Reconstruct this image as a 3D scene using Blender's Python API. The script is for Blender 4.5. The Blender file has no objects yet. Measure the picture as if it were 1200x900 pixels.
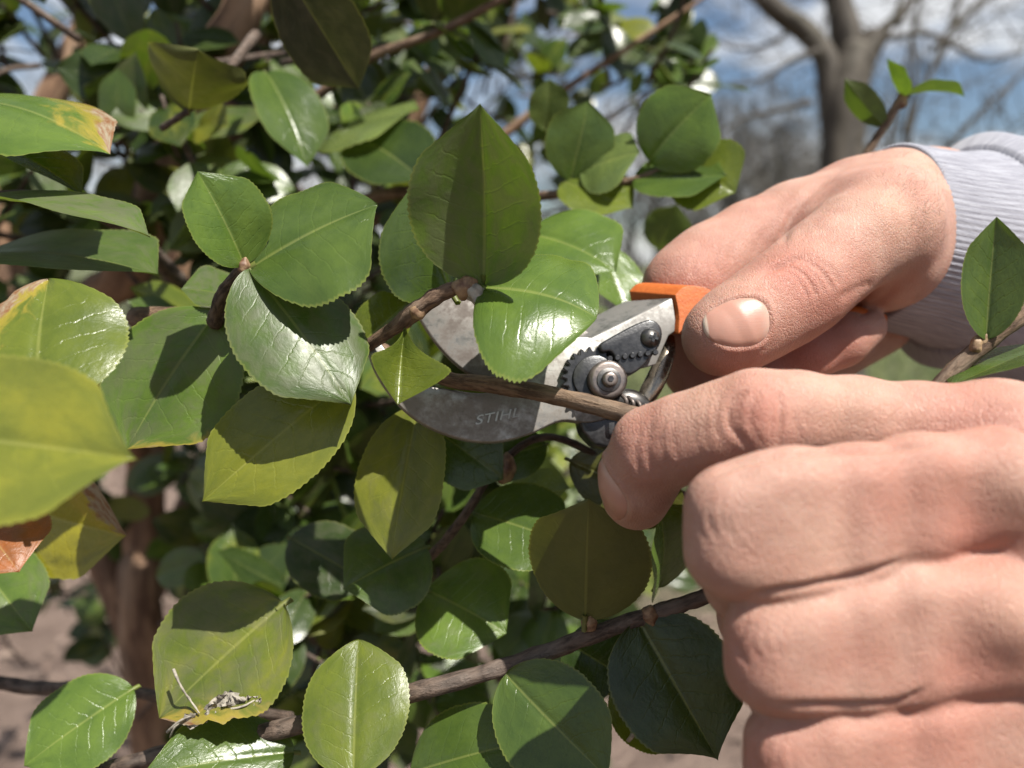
import bpy, bmesh, math, random
import numpy as np
from mathutils import Vector, Matrix, Quaternion

random.seed(7); RNG = np.random.default_rng(7)
sc = bpy.context.scene
col = sc.collection

# ------------------------------------------------------------------ camera
CAM_Z, PITCH, F = 1.0, 9.0, 900.0          # metres, degrees down, focal length in 1200-wide pixels
cd = bpy.data.cameras.new('camera'); cam = bpy.data.objects.new('camera', cd); col.objects.link(cam)
cd.sensor_width = 36; cd.lens = 27; cd.clip_start = 0.01; cd.clip_end = 2000
cam.location = (0, 0, CAM_Z); cam.rotation_euler = (math.radians(90 - PITCH), 0, 0)
cd.dof.use_dof = True; cd.dof.focus_distance = 0.167; cd.dof.aperture_fstop = 27 / 2.7
sc.camera = cam
RC = np.array(Matrix.Rotation(math.radians(90 - PITCH), 3, 'X')); LOC = np.array([0, 0, CAM_Z])
def cw(v):                                   # camera axes (right, up, toward) -> world direction
    return RC @ np.asarray(v, float)
def C(px, py, d):                            # a picture position at a true distance -> world point
    return RC @ np.array([(px - 600) / F * d, (450 - py) / F * d, -d]) + LOC
def PX(P):                                   # world points -> picture position + depth
    q = (np.asarray(P) - LOC) @ RC
    d = -q[..., 2]
    return 600 + q[..., 0] / d * F, 450 - q[..., 1] / d * F, d
def nrm(v):
    v = np.asarray(v, float); return v / np.linalg.norm(v)

# ------------------------------------------------------------------ sun, sky, exposure
SUN = nrm(cw((0.37, 0.80, 0.48)))
elev = math.asin(SUN[2]); azim = math.atan2(SUN[0], SUN[1])
sd = bpy.data.lights.new('sun', 'SUN'); sd.energy = 5.0; sd.angle = math.radians(0.53); sd.color = (1, 0.955, 0.88)
sun = bpy.data.objects.new('sun', sd); col.objects.link(sun); sun.location = (2, -2, 4)
sun.rotation_euler = Vector(SUN).to_track_quat('Z', 'Y').to_euler()
wd = bpy.data.worlds.new('World'); sc.world = wd; wd.use_nodes = True
nt = wd.node_tree; N = nt.nodes; Lk = nt.links; N.clear()
sky = N.new('ShaderNodeTexSky'); sky.sky_type = 'NISHITA'; sky.sun_disc = False
sky.sun_elevation = elev; sky.sun_rotation = azim; sky.air_density = 1.0; sky.dust_density = 0.6; sky.ozone_density = 2.0
tc = N.new('ShaderNodeTexCoord'); mp = N.new('ShaderNodeMapping'); mp.inputs['Scale'].default_value = (1.3, 1.3, 4.2)
mp.inputs['Location'].default_value = (0.35, 0.1, 0.33)
n1 = N.new('ShaderNodeTexNoise'); n1.inputs['Scale'].default_value = 2.3; n1.inputs['Detail'].default_value = 7; n1.inputs['Roughness'].default_value = 0.55
n1.inputs['Distortion'].default_value = 0.5
rp = N.new('ShaderNodeValToRGB'); rp.color_ramp.elements[0].position = 0.44; rp.color_ramp.elements[1].position = 0.62
mx = N.new('ShaderNodeMix'); mx.data_type = 'RGBA'; mx.inputs[7].default_value = (8.6, 8.8, 9.1, 1)
bg = N.new('ShaderNodeBackground'); bg.inputs[1].default_value = 0.05
ow = N.new('ShaderNodeOutputWorld')
Lk.new(tc.outputs['Generated'], mp.inputs[0]); Lk.new(mp.outputs[0], n1.inputs['Vector']); Lk.new(n1.outputs[0], rp.inputs[0])
Lk.new(rp.outputs[0], mx.inputs[0]); Lk.new(sky.outputs[0], mx.inputs[6]); Lk.new(mx.outputs[2], bg.inputs[0]); Lk.new(bg.outputs[0], ow.inputs[0])
sc.view_settings.view_transform = 'Standard'; sc.view_settings.look = 'None'; sc.view_settings.gamma = 1.0
sc.view_settings.use_curve_mapping = False; sc.view_settings.exposure = 0.95
sc.render.engine = 'CYCLES'; sc.cycles.use_denoising = True
sc.cycles.max_bounces = 8; sc.cycles.transparent_max_bounces = 8; sc.cycles.caustics_reflective = False; sc.cycles.caustics_refractive = False

# ------------------------------------------------------------------ node helper
class NT:
    def __init__(s, name):
        s.m = bpy.data.materials.new(name); s.m.use_nodes = True
        s.t = s.m.node_tree; s.t.nodes.clear()
        s.out = s.t.nodes.new('ShaderNodeOutputMaterial')
    def n(s, typ, ins=None, **kw):
        x = s.t.nodes.new(typ)
        for k, v in kw.items(): setattr(x, k, v)
        for k, v in (ins or {}).items(): s.set(x.inputs[k], v)
        return x
    def set(s, inp, v):
        if isinstance(v, bpy.types.NodeSocket): s.t.links.new(v, inp)
        elif isinstance(v, bpy.types.Node): s.t.links.new(v.outputs[0], inp)
        else:
            if isinstance(v, tuple) and len(v) == 3 and len(getattr(inp, 'default_value', (0,0,0))) == 4: v = (*v, 1)
            inp.default_value = v
    def math(s, op, a, b=0.0, c=0.0, clamp=False):
        x = s.n('ShaderNodeMath', {0: a, 1: b, 2: c}, operation=op, use_clamp=clamp); return x.outputs[0]
    def mix(s, f, a, b, blend='MIX'):
        x = s.n('ShaderNodeMix', data_type='RGBA', blend_type=blend)
        s.set(x.inputs[0], f); s.set(x.inputs[6], a); s.set(x.inputs[7], b); return x.outputs[2]
    def noise(s, vec, scale, detail=4, rough=0.55, dist=0.0, out=0):
        return s.n('ShaderNodeTexNoise', {'Vector': vec, 'Scale': scale, 'Detail': detail, 'Roughness': rough, 'Distortion': dist}).outputs[out]
    def ramp(s, f, a, b):
        x = s.n('ShaderNodeMapRange', {0: f, 1: a, 2: b}, interpolation_type='SMOOTHSTEP'); return x.outputs[0]
    def bump(s, h, strength, dist, normal=None):
        i = {'Height': h, 'Strength': strength, 'Distance': dist}
        if normal is not None: i['Normal'] = normal
        return s.n('ShaderNodeBump', i).outputs[0]
    def done(s, sh, vol=None):
        s.t.links.new(sh.outputs[0], s.out.inputs[0]); return s.m

def simple(name, c1, c2, scale, rough=0.6, metallic=0.0, bump=0.3, bdist=0.001, detail=5, stretch=(1, 1, 1), coat=0.0, spec=0.5, r2=None):
    t = NT(name); co = t.n('ShaderNodeTexCoord').outputs['Object']
    v = t.n('ShaderNodeMapping', {0: co, 'Scale': stretch}).outputs[0]
    nz = t.noise(v, scale, detail); nf = t.ramp(nz, 0.3, 0.7)
    c = t.mix(nf, c1, c2)
    b = t.bump(t.noise(v, scale * 2.1, detail), bump, bdist)
    r = rough if r2 is None else t.n('ShaderNodeMapRange', {0: nz, 3: rough, 4: r2}).outputs[0]
    p = t.n('ShaderNodeBsdfPrincipled', {'Base Color': c, 'Roughness': r, 'Metallic': metallic, 'Normal': b, 'Coat Weight': coat, 'Specular IOR Level': spec})
    return t.done(p)

# ------------------------------------------------------------------ materials
def leaf_material(name, geo):
    t = NT(name)
    kind = 'GEOMETRY' if geo else 'OBJECT'
    at = lambda nme, o=2: t.n('ShaderNodeAttribute', attribute_type=kind, attribute_name=nme).outputs[o]
    uv = t.n('ShaderNodeUVMap', uv_map='UVMap').outputs[0]
    sp = t.n('ShaderNodeSeparateXYZ', {0: uv}); u, v = sp.outputs[0], sp.outputs[1]
    va = t.math('ABSOLUTE', t.math('MULTIPLY_ADD', v, 2.0, -1.0))
    tint = at('tint', 0); seed = at('seed'); soot = at('soot'); yel = at('yellow'); brn = at('brown')
    co = t.n('ShaderNodeCombineXYZ', {0: u, 1: v, 2: t.math('MULTIPLY', seed, 37.0)}).outputs[0]
    big = t.noise(co, 2.6, 5, 0.6); fine = t.noise(co, 16, 6, 0.65); mid = t.noise(co, 6.5, 5, 0.6, 0.6)
    c = t.mix(t.ramp(big, 0.25, 0.75), t.mix(1.0, tint, (0.72, 0.78, 0.75), 'MULTIPLY'), t.mix(1.0, tint, (1.25, 1.2, 1.0), 'MULTIPLY'))
    c = t.mix(t.math('MULTIPLY', t.ramp(fine, 0.4, 0.75), 0.35), c, t.mix(1.0, c, (0.6, 0.68, 0.6), 'MULTIPLY'))
    ym = t.math('MULTIPLY', t.ramp(t.math('ADD', big, t.math('MULTIPLY', yel, 0.55)), 0.6, 0.95), yel)
    c = t.mix(ym, c, (0.30, 0.27, 0.022))
    # veins: pinnate, angled forwards, fading to the margin
    s_ = t.math('SUBTRACT', u, t.math('MULTIPLY', va, 0.20))
    s_ = t.math('ADD', s_, t.math('MULTIPLY', mid, 0.09))
    w_ = t.math('ABSOLUTE', t.math('SUBTRACT', t.math('FRACT', t.math('MULTIPLY', s_, 8.0)), 0.5))
    lat = t.math('MULTIPLY', t.math('SUBTRACT', 1.0, t.ramp(w_, 0.0, 0.075)), t.math('SUBTRACT', 1.0, t.ramp(va, 0.55, 0.9)))
    mw = t.math('MULTIPLY_ADD', u, -0.030, 0.046)
    rib = t.math('SUBTRACT', 1.0, t.ramp(va, t.math('MULTIPLY', mw, 0.25), mw))
    c = t.mix(t.math('MULTIPLY', lat, 0.08), c, t.mix(1.0, c, (1.9, 1.7, 1.3), 'MULTIPLY'))
    rc = t.mix(0.45, t.mix(1.0, c, (1.5, 1.4, 1.2), 'MULTIPLY'), (0.24, 0.25, 0.09))
    c = t.mix(t.math('MULTIPLY', rib, 0.75), c, rc)
    edge = t.ramp(va, 0.955, 0.99)
    c = t.mix(t.math('MULTIPLY', edge, 0.55), c, t.mix(0.5, c, (0.30, 0.31, 0.07)))
    sm = t.math('MULTIPLY', t.ramp(t.math('ADD', mid, t.math('MULTIPLY', soot, 0.28)), 0.50, 0.78), t.math('MULTIPLY', soot, 0.75))
    c = t.mix(sm, c, (0.115, 0.105, 0.078))
    vor = t.n('ShaderNodeTexVoronoi', {'Vector': co, 'Scale': 30.0}).outputs[0]
    spk = t.math('MULTIPLY', t.math('SUBTRACT', 1.0, t.ramp(vor, 0.03, 0.09)), t.ramp(fine, 0.5, 0.62))
    c = t.mix(t.math('MULTIPLY', spk, 0.45), c, (0.33, 0.34, 0.22))
    # necrotic patch eating in from one margin
    bp = t.math('ADD', t.math('MULTIPLY', t.math('SUBTRACT', mid, 0.5), 0.55), t.math('ADD', t.math('MULTIPLY', v, 0.62), t.math('MULTIPLY', u, 0.50)))
    bth = t.math('SUBTRACT', 1.12, t.math('MULTIPLY', brn, 0.75))
    bm = t.math('MULTIPLY', t.ramp(bp, bth, t.math('ADD', bth, 0.10)), t.ramp(brn, 0.02, 0.1))
    halo = t.math('MULTIPLY', t.ramp(bp, t.math('SUBTRACT', bth, 0.14), bth), t.ramp(brn, 0.02, 0.1))
    c = t.mix(t.math('MULTIPLY', halo, 0.7), c, (0.36, 0.27, 0.04))
    bc = t.mix(t.ramp(fine, 0.35, 0.65), (0.20, 0.085, 0.03), (0.30, 0.25, 0.17))
    c = t.mix(bm, c, bc)
    back = t.n('ShaderNodeNewGeometry').outputs['Backfacing']
    cb = t.mix(0.5, t.mix(1.0, c, (1.25, 1.15, 1.0), 'MULTIPLY'), (0.11, 0.13, 0.035))
    cc = t.mix(back, c, cb)
    rough = t.math('ADD', t.math('MULTIPLY_ADD', fine, 0.26, 0.13), t.math('ADD', t.math('MULTIPLY_ADD', sm, 0.25, t.math('MULTIPLY', soot, 0.20)), t.math('ADD', t.math('MULTIPLY', bm, 0.35), t.math('MULTIPLY', back, 0.22))))
    h = t.math('ADD', t.math('MULTIPLY', lat, -0.16), t.math('ADD', t.math('MULTIPLY', mid, 0.6), t.math('MULTIPLY', fine, 0.28)))
    nb = t.bump(h, 0.45, 0.0006)
    p = t.n('ShaderNodeBsdfPrincipled', {'Base Color': cc, 'Roughness': rough, 'Specular IOR Level': 0.5, 'Normal': nb})
    tcol = t.mix(bm, t.mix(1.0, c, (1.5, 1.6, 0.6), 'MULTIPLY'), bc)
    tr = t.n('ShaderNodeBsdfTranslucent', {'Color': tcol, 'Normal': nb})
    return t.done(t.n('ShaderNodeMixShader', {0: 0.30, 1: p.outputs[0], 2: tr.outputs[0]}))
M_LEAF = leaf_material('leaf_glossy', False)
M_LEAFG = leaf_material('leaf_glossy_mass', True)

def bark(name, c1, c2, c3, along, scale):
    t = NT(name)
    uv = t.n('ShaderNodeUVMap', uv_map='UVMap').outputs[0]
    v = t.n('ShaderNodeMapping', {0: uv, 'Scale': (along, 1, 1)}).outputs[0]
    a = t.noise(v, scale, 6, 0.65, 0.4); b = t.noise(v, scale * 0.35, 3)
    f = t.noise(v, scale * 3.5, 4, 0.7)
    c = t.mix(t.ramp(a, 0.35, 0.65), c1, c2)
    c = t.mix(t.math('MULTIPLY', t.ramp(b, 0.45, 0.75), 0.6), c, c3)
    nb = t.bump(t.math('ADD', a, t.math('MULTIPLY', f, 0.4)), 0.8, 0.0009)
    return t.done(t.n('ShaderNodeBsdfPrincipled', {'Base Color': c, 'Roughness': 0.72, 'Normal': nb, 'Specular IOR Level': 0.3}))
M_TWIG = bark('twig_bark', (0.065, 0.038, 0.025), (0.20, 0.13, 0.083), (0.27, 0.205, 0.15), 0.22, 1.7)
M_TWIGD = bark('old_twig_bark', (0.035, 0.024, 0.019), (0.13, 0.092, 0.07), (0.19, 0.155, 0.13), 0.30, 1.5)
M_STEM = bark('stem_bark', (0.085, 0.045, 0.028), (0.27, 0.165, 0.10), (0.33, 0.24, 0.165), 0.25, 1.4)
M_TREE = bark('grey_tree_bark', (0.036, 0.030, 0.024), (0.082, 0.07, 0.055), (0.06, 0.056, 0.032), 0.25, 1.6)
M_BUD = simple('bud_scale', (0.10, 0.045, 0.025), (0.30, 0.20, 0.11), 500, 0.6, bump=0.5, bdist=0.0003)
M_HUSK = simple('dried_husk', (0.16, 0.145, 0.12), (0.36, 0.325, 0.265), 600, 0.85, bump=0.6, bdist=0.0003)

def skin_material():
    t = NT('skin'); co = t.n('ShaderNodeTexCoord').outputs['Object']
    red = t.n('ShaderNodeAttribute', attribute_type='GEOMETRY', attribute_name='red').outputs[2]
    pale = t.n('ShaderNodeAttribute', attribute_type='GEOMETRY', attribute_name='pale').outputs[2]
    a = t.noise(co, 130, 5, 0.6); b = t.noise(co, 45, 4); f = t.noise(co, 1500, 3, 0.6)
    c = t.mix(t.ramp(a, 0.3, 0.7), (0.35, 0.192, 0.145), (0.42, 0.258, 0.20))
    c = t.mix(t.math('MULTIPLY', t.ramp(b, 0.42, 0.72), 0.55), c, (0.36, 0.165, 0.12))
    c = t.mix(t.math('MULTIPLY', red, t.math('MULTIPLY_ADD', a, 0.6, 0.45), clamp=True), c, (0.36, 0.125, 0.09))
    c = t.mix(t.math('MULTIPLY', pale, 0.75), c, (0.46, 0.30, 0.215))
    vs = t.n('ShaderNodeTexVoronoi', {'Vector': co, 'Scale': 330.0, 'Randomness': 1.0}).outputs[0]
    spot = t.math('MULTIPLY', t.math('SUBTRACT', 1.0, t.ramp(vs, 0.05, 0.2)), t.ramp(b, 0.5, 0.6))
    c = t.mix(t.math('MULTIPLY', spot, 0.22), c, (0.36, 0.17, 0.11))
    warp = t.n('ShaderNodeVectorMath', {0: co, 1: t.n('ShaderNodeVectorMath', {0: t.noise(co, 300, 2, 0.5, 0, 1), 3: 0.0012}, operation='SCALE').outputs[0]}, operation='ADD').outputs[0]
    v1 = t.n('ShaderNodeTexVoronoi', {'Vector': warp, 'Scale': 1800.0}, feature='DISTANCE_TO_EDGE').outputs[0]
    st = t.n('ShaderNodeMapping', {0: warp, 'Scale': (2.2, 0.8, 0.8)}).outputs[0]
    v2 = t.n('ShaderNodeTexVoronoi', {'Vector': st, 'Scale': 760.0}, feature='DISTANCE_TO_EDGE').outputs[0]
    h = t.math('ADD', t.math('MULTIPLY', t.ramp(v1, 0.0, 0.28), 0.40), t.math('ADD', t.math('MULTIPLY', t.ramp(v2, 0.0, 0.14), 0.50), t.math('MULTIPLY', f, 0.45)))
    nb = t.bump(h, 0.50, 0.00034)
    p = t.n('ShaderNodeBsdfPrincipled', {'Base Color': c, 'Roughness': t.math('MULTIPLY_ADD', a, 0.2, 0.43), 'Normal': nb, 'Specular IOR Level': 0.36,
            'Subsurface Weight': 0.5, 'Subsurface Radius': (1.0, 0.36, 0.2), 'Subsurface Scale': 0.0019})
    return t.done(p)
M_SKIN = skin_material()
def nail_material():
    t = NT('nail'); uv = t.n('ShaderNodeUVMap', uv_map='UVMap').outputs[0]
    u = t.n('ShaderNodeSeparateXYZ', {0: uv}).outputs[0]
    st = t.n('ShaderNodeMapping', {0: uv, 'Scale': (1.5, 40, 1)}).outputs[0]
    c = t.mix(t.ramp(u, 0.0, 0.22), (0.46, 0.30, 0.24), (0.42, 0.225, 0.17))
    c = t.mix(t.ramp(u, 0.93, 0.96), c, (0.62, 0.50, 0.40))
    return t.done(t.n('ShaderNodeBsdfPrincipled', {'Base Color': c, 'Roughness': 0.36, 'Subsurface Weight': 0.3, 'Subsurface Radius': (1, .4, .25), 'Subsurface Scale': 0.001,
                    'Normal': t.bump(t.noise(st, 2.0, 3), 0.15, 0.0003)}))
M_NAIL = nail_material()
def cloth(name, ribs):
    t = NT(name); uv = t.n('ShaderNodeUVMap', uv_map='UVMap').outputs[0]; co = t.n('ShaderNodeTexCoord').outputs['Object']
    sp = t.n('ShaderNodeSeparateXYZ', {0: uv})
    flk = t.noise(t.n('ShaderNodeMapping', {0: uv, 'Scale': (40, 220, 1)}).outputs[0], 2.0, 4, 0.7)
    c = t.mix(t.ramp(flk, 0.35, 0.68), (0.20, 0.20, 0.235), (0.37, 0.375, 0.42))
    st = t.noise(t.n('ShaderNodeMapping', {0: uv, 'Scale': (500, 700, 1)}).outputs[0], 1.0, 2)
    nb = t.bump(t.math('ADD', st, flk), 0.7, 0.0004)
    return t.done(t.n('ShaderNodeBsdfPrincipled', {'Base Color': c, 'Roughness': 0.95, 'Specular IOR Level': 0.1, 'Normal': nb, 'Sheen Weight': 0.25}))
M_CLOTH = cloth('grey_marl_knit', True)

def metal(name, base, stain, amount, rough, scale=260):
    t = NT(name); co = t.n('ShaderNodeTexCoord').outputs['Object']
    a = t.noise(co, scale * 0.45, 6, 0.65); f = t.noise(co, scale * 4, 5, 0.7)
    sc_ = t.noise(t.n('ShaderNodeMapping', {0: co, 'Rotation': (0, 0.5, 0.35), 'Scale': (30, 900, 900)}).outputs[0], 1.0, 3)
    m = t.math('MULTIPLY', t.ramp(t.math('ADD', a, t.math('MULTIPLY', f, 0.3)), 0.50, 0.78), amount)
    c = t.mix(m, base, stain)
    c = t.mix(t.math('MULTIPLY', t.ramp(f, 0.55, 0.75), 0.3 * amount), c, (0.04, 0.03, 0.025))
    r = t.math('ADD', t.math('MULTIPLY_ADD', f, 0.15, rough), t.math('MULTIPLY', m, 0.3))
    nb = t.bump(t.math('ADD', sc_, t.math('MULTIPLY', f, 0.4)), 0.18, 0.0002)
    return t.done(t.n('ShaderNodeBsdfPrincipled', {'Base Color': c, 'Roughness': r, 'Metallic': t.math('SUBTRACT', 1.0, t.math('MULTIPLY', m, 0.75)), 'Normal': nb}))
M_BLADE = metal('stained_blade_steel', (0.31, 0.295, 0.28), (0.13, 0.11, 0.098), 1.0, 0.36)
M_HOOK = metal('worn_hook_steel', (0.34, 0.33, 0.31), (0.17, 0.15, 0.13), 0.85, 0.34)
M_ALU = metal('brushed_alloy', (0.30, 0.295, 0.28), (0.17, 0.155, 0.14), 0.65, 0.38)
M_LETTER = metal('stamped_letter', (0.42, 0.405, 0.38), (0.30, 0.28, 0.26), 0.4, 0.40)
M_BLACK = simple('black_latch', (0.012, 0.012, 0.013), (0.03, 0.03, 0.032), 900, 0.32, bump=0.25, bdist=0.0002, coat=0.2)
M_NUT = metal('blued_steel', (0.20, 0.17, 0.155), (0.10, 0.08, 0.07), 0.7, 0.28)
M_BOLT = metal('dark_bolt', (0.12, 0.115, 0.11), (0.05, 0.05, 0.05), 0.5, 0.26)
M_CHROME = metal('dark_chrome', (0.33, 0.29, 0.23), (0.14, 0.10, 0.07), 0.4, 0.1)
M_ORANGE = simple('orange_grip', (0.38, 0.082, 0.010), (0.44, 0.11, 0.017), 700, 0.6, bump=0.45, bdist=0.0003)

def ground_material():
    t = NT('mulch_and_lawn'); co = t.n('ShaderNodeTexCoord').outputs['Object']
    y = t.n('ShaderNodeSeparateXYZ', {0: co}).outputs[1]; x = t.n('ShaderNodeSeparateXYZ', {0: co}).outputs[0]
    a = t.noise(co, 9, 8, 0.7); b = t.noise(co, 60, 6, 0.7); c0 = t.noise(co, 1.3, 4)
    c = t.mix(t.ramp(a, 0.3, 0.7), (0.11, 0.072, 0.054), (0.24, 0.172, 0.135))
    c = t.mix(t.math('MULTIPLY', t.ramp(b, 0.5, 0.7), 0.6), c, (0.09, 0.06, 0.045))
    g = t.mix(t.ramp(a, 0.35, 0.7), (0.035, 0.055, 0.014), (0.11, 0.105, 0.045))
    m = t.ramp(t.math('ADD', t.math('MULTIPLY_ADD', x, 0.8, t.math('MULTIPLY', y, 0.8)), t.math('MULTIPLY', c0, 1.2)), 2.4, 3.0)
    c = t.mix(m, c, g)
    return t.done(t.n('ShaderNodeBsdfPrincipled', {'Base Color': c, 'Roughness': 0.9, 'Normal': t.bump(t.math('ADD', a, b), 1.0, 0.02)}))
M_GROUND = ground_material()
M_LITTER = simple('bark_chip', (0.09, 0.058, 0.044), (0.28, 0.21, 0.165), 14, 0.85, bump=0.4, bdist=0.002)
M_GRASS = simple('grass_blade', (0.06, 0.11, 0.02), (0.22, 0.22, 0.08), 3, 0.7)
M_WOOD = simple('grey_wood', (0.055, 0.051, 0.045), (0.11, 0.10, 0.088), 2, 0.9)

# ------------------------------------------------------------------ object helpers
def link(name, me, mat, parent=None, smooth=True):
    if mat is not None:
        me.materials.clear(); me.materials.append(mat)
    if smooth: me.polygons.foreach_set('use_smooth', [True] * len(me.polygons))
    o = bpy.data.objects.new(name, me); col.objects.link(o)
    if parent is not None: adopt(o, parent)
    return o
def adopt(o, parent):
    o.parent = parent
    o.matrix_parent_inverse = WM[parent.name].inverted() if parent.name in WM else Matrix()
WM = {}
def thing(name, loc, label, cat, group=None):
    e = bpy.data.objects.new(name, None); col.objects.link(e); e.location = loc; e.empty_display_size = 0.02
    e['label'] = label; e['category'] = cat
    if group: e['group'] = group
    WM[e.name] = Matrix.Translation(Vector(loc)); return e
def mesh(name, v, f, uv=None):
    me = bpy.data.meshes.new(name); me.from_pydata([tuple(p) for p in v], [], f); me.update()
    if uv is not None:
        l = me.uv_layers.new(name='UVMap'); idx = np.empty(len(me.loops), np.int32); me.loops.foreach_get('vertex_index', idx)
        l.data.foreach_set('uv', np.asarray(uv, np.float32)[idx].ravel())
    return me
def catmull(P, n):
    P = np.asarray(P, float); Q = np.vstack([2 * P[0] - P[1], P, 2 * P[-1] - P[-2]]); out = []
    for i in range(len(P) - 1):
        a, b, c, d = Q[i:i + 4]
        for t in np.linspace(0, 1, n, endpoint=False):
            out.append(0.5 * (2 * b + (c - a) * t + (2 * a - 5 * b + 4 * c - d) * t * t + (3 * b - a - 3 * c + d) * t ** 3))
    out.append(P[-1]); return np.array(out)
class Geo:                                   # several tubes in one mesh
    def __init__(s): s.v = []; s.f = []; s.uv = []; s.n = 0
    def tube(s, P, R, seg=10, sub=6, rough=0.0, flat=None, seed=0):
        PR = catmull(np.column_stack([P, R]), sub) if sub > 1 else np.column_stack([np.asarray(P, float), R])
        p, r = PR[:, :3], np.maximum(PR[:, 3], 1e-6); k = len(p)
        T = np.gradient(p, axis=0); T /= np.linalg.norm(T, axis=1)[:, None] + 1e-12
        up = np.array([0.21, 0.33, 0.92]); L = np.concatenate([[0], np.cumsum(np.linalg.norm(np.diff(p, axis=0), axis=1))])
        rg = np.random.default_rng(seed + 11); ph = rg.uniform(0, 6.28, 6)
        a = np.cross(T[0], up); a /= np.linalg.norm(a); base = s.n
        for i in range(k):
            a = a - T[i] * (a @ T[i]); a /= np.linalg.norm(a); b = np.cross(T[i], a)
            for j in range(seg):
                th = 2 * math.pi * j / seg; rr = r[i]
                if rough:
                    q = L[i] / max(r[i], 1e-6)
                    rr *= 1 + rough * (math.sin(2 * th + ph[0] + .55 * q) * .5 + math.sin(3 * th + ph[1] - .9 * q) * .5 + math.sin(1.3 * q + ph[2]) * .6 + rg.normal() * .35)
                ca, sa = math.cos(th), math.sin(th)
                s.v.append(p[i] + rr * (a * ca + b * sa * (flat or 1)))
                rm = float(np.mean(r)); s.uv.append((L[i] / rm, 1.0 * abs(2 * j / seg - 1) * 3))
        for i in range(k - 1):
            for j in range(seg):
                j2 = (j + 1) % seg
                s.f.append((base + i * seg + j, base + i * seg + j2, base + (i + 1) * seg + j2, base + (i + 1) * seg + j))
        s.f.append(tuple(base + j for j in reversed(range(seg)))); s.f.append(tuple(base + (k - 1) * seg + j for j in range(seg)))
        s.n += k * seg
    def sticks(s, A, R, seg=3):               # many thin 3-point sticks at once: A (n,3,3), R (n,3)
        A = np.asarray(A, float); R = np.asarray(R, float); n = len(A); T = A[:, 2] - A[:, 0]; T /= np.linalg.norm(T, axis=1)[:, None]
        a = np.cross(T, [.21, .33, .92]); a /= np.linalg.norm(a, axis=1)[:, None]; b = np.cross(T, a); th = 2 * np.pi * np.arange(seg) / seg
        d = a[:, None] * np.cos(th)[None, :, None] + b[:, None] * np.sin(th)[None, :, None]
        V = A[:, :, None] + R[:, :, None, None] * d[:, None]; base = s.n + np.arange(n)[:, None, None] * 3 * seg
        j = np.arange(seg); j2 = (j + 1) % seg; q = np.stack([np.stack([i * seg + j, i * seg + j2, (i + 1) * seg + j2, (i + 1) * seg + j], 1) for i in (0, 1)]).reshape(1, -1, 4)
        s.v += list(V.reshape(-1, 3)); s.f += (base + q).reshape(-1, 4).tolist(); s.uv += [(0.0, 0.0)] * (n * 3 * seg); s.n += n * 3 * seg
    def build(s, name, mat, parent=None): return link(name, mesh(name, s.v, s.f, s.uv), mat, parent)
def blob(name, c, r, mat, parent, axis=(0, 0, 1), stretch=1.0, noise=0.0, seed=0):
    bm = bmesh.new(); bmesh.ops.create_icosphere(bm, subdivisions=3, radius=1)
    q = Vector(axis).to_track_quat('Z', 'Y'); rg = random.Random(seed)
    ph = [rg.uniform(0, 6) for _ in range(3)]
    for v in bm.verts:
        k = 1 + noise * (math.sin(4 * v.co.x + ph[0]) * math.sin(5 * v.co.y + ph[1]) + .6 * math.sin(7 * v.co.z + ph[2]))
        w = Vector((v.co.x * k, v.co.y * k, v.co.z * stretch * k)) * r
        w.x *= 1 - .25 * v.co.z; w.y *= 1 - .25 * v.co.z
        v.co = q @ w + Vector(c)
    me = bpy.data.meshes.new(name); bm.to_mesh(me); bm.free(); return link(name, me, mat, parent)

# ------------------------------------------------------------------ ground
def ground():
    xs = np.concatenate([np.linspace(-600, -6, 12), np.linspace(-5, 8, 100), np.linspace(9, 600, 12)])
    ys = np.concatenate([np.linspace(-600, -4, 8), np.linspace(-3, 9, 95), np.linspace(10, 900, 14)])
    X, Y = np.meshgrid(xs, ys, indexing='ij')
    Z = 0.02 * np.sin(2.3 * X + .7) * np.sin(1.9 * Y) + 0.012 * np.sin(7 * X) * np.cos(6.1 * Y + 1)
    Z[(abs(X) > 9) | (Y > 10) | (Y < -3)] = 0
    v = np.stack([X, Y, Z], -1).reshape(-1, 3); n, m = X.shape
    f = [(i * m + j, (i + 1) * m + j, (i + 1) * m + j + 1, i * m + j + 1) for i in range(n - 1) for j in range(m - 1)]
    o = link('ground', mesh('ground', v, f), M_GROUND); o['kind'] = 'structure'; return o
ground()
def litter():
    v = []; f = []; rg = np.random.default_rng(3)
    for k in range(2600):
        x, y = rg.uniform(-2.6, 1.6), rg.uniform(0.5, 4.2)
        l, w, h = rg.uniform(.012, .045), rg.uniform(.006, .018), rg.uniform(.002, .007)
        q = np.array(Matrix.Rotation(rg.uniform(0, 6.28), 3, 'Z') @ Matrix.Rotation(rg.normal() * .35, 3, 'X') @ Matrix.Rotation(rg.normal() * .3, 3, 'Y'))
        b = len(v); z = 0.012 + 0.02 * math.sin(2.3 * x + .7) * math.sin(1.9 * y)
        for sx, sy, sz in ((-1,-1,-1),(1,-.7,-1),(.9,1,-1),(-.8,.8,-1),(-.9,-.8,1),(1,-.6,1),(.8,.9,1),(-.9,.7,1)):
            v.append(q @ np.array([sx * l / 2, sy * w / 2, sz * h / 2]) + (x, y, z))
        f += [(b+3,b+2,b+1,b),(b+4,b+5,b+6,b+7),(b,b+1,b+5,b+4),(b+1,b+2,b+6,b+5),(b+2,b+3,b+7,b+6),(b+3,b,b+4,b+7)]
    o = link('bark_mulch', mesh('bark_mulch', v, f), M_LITTER, smooth=False)
    o['kind'] = 'stuff'; o['label'] = 'pinkish brown bark mulch scattered under the shrub'; o['category'] = 'mulch'
litter()
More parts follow.
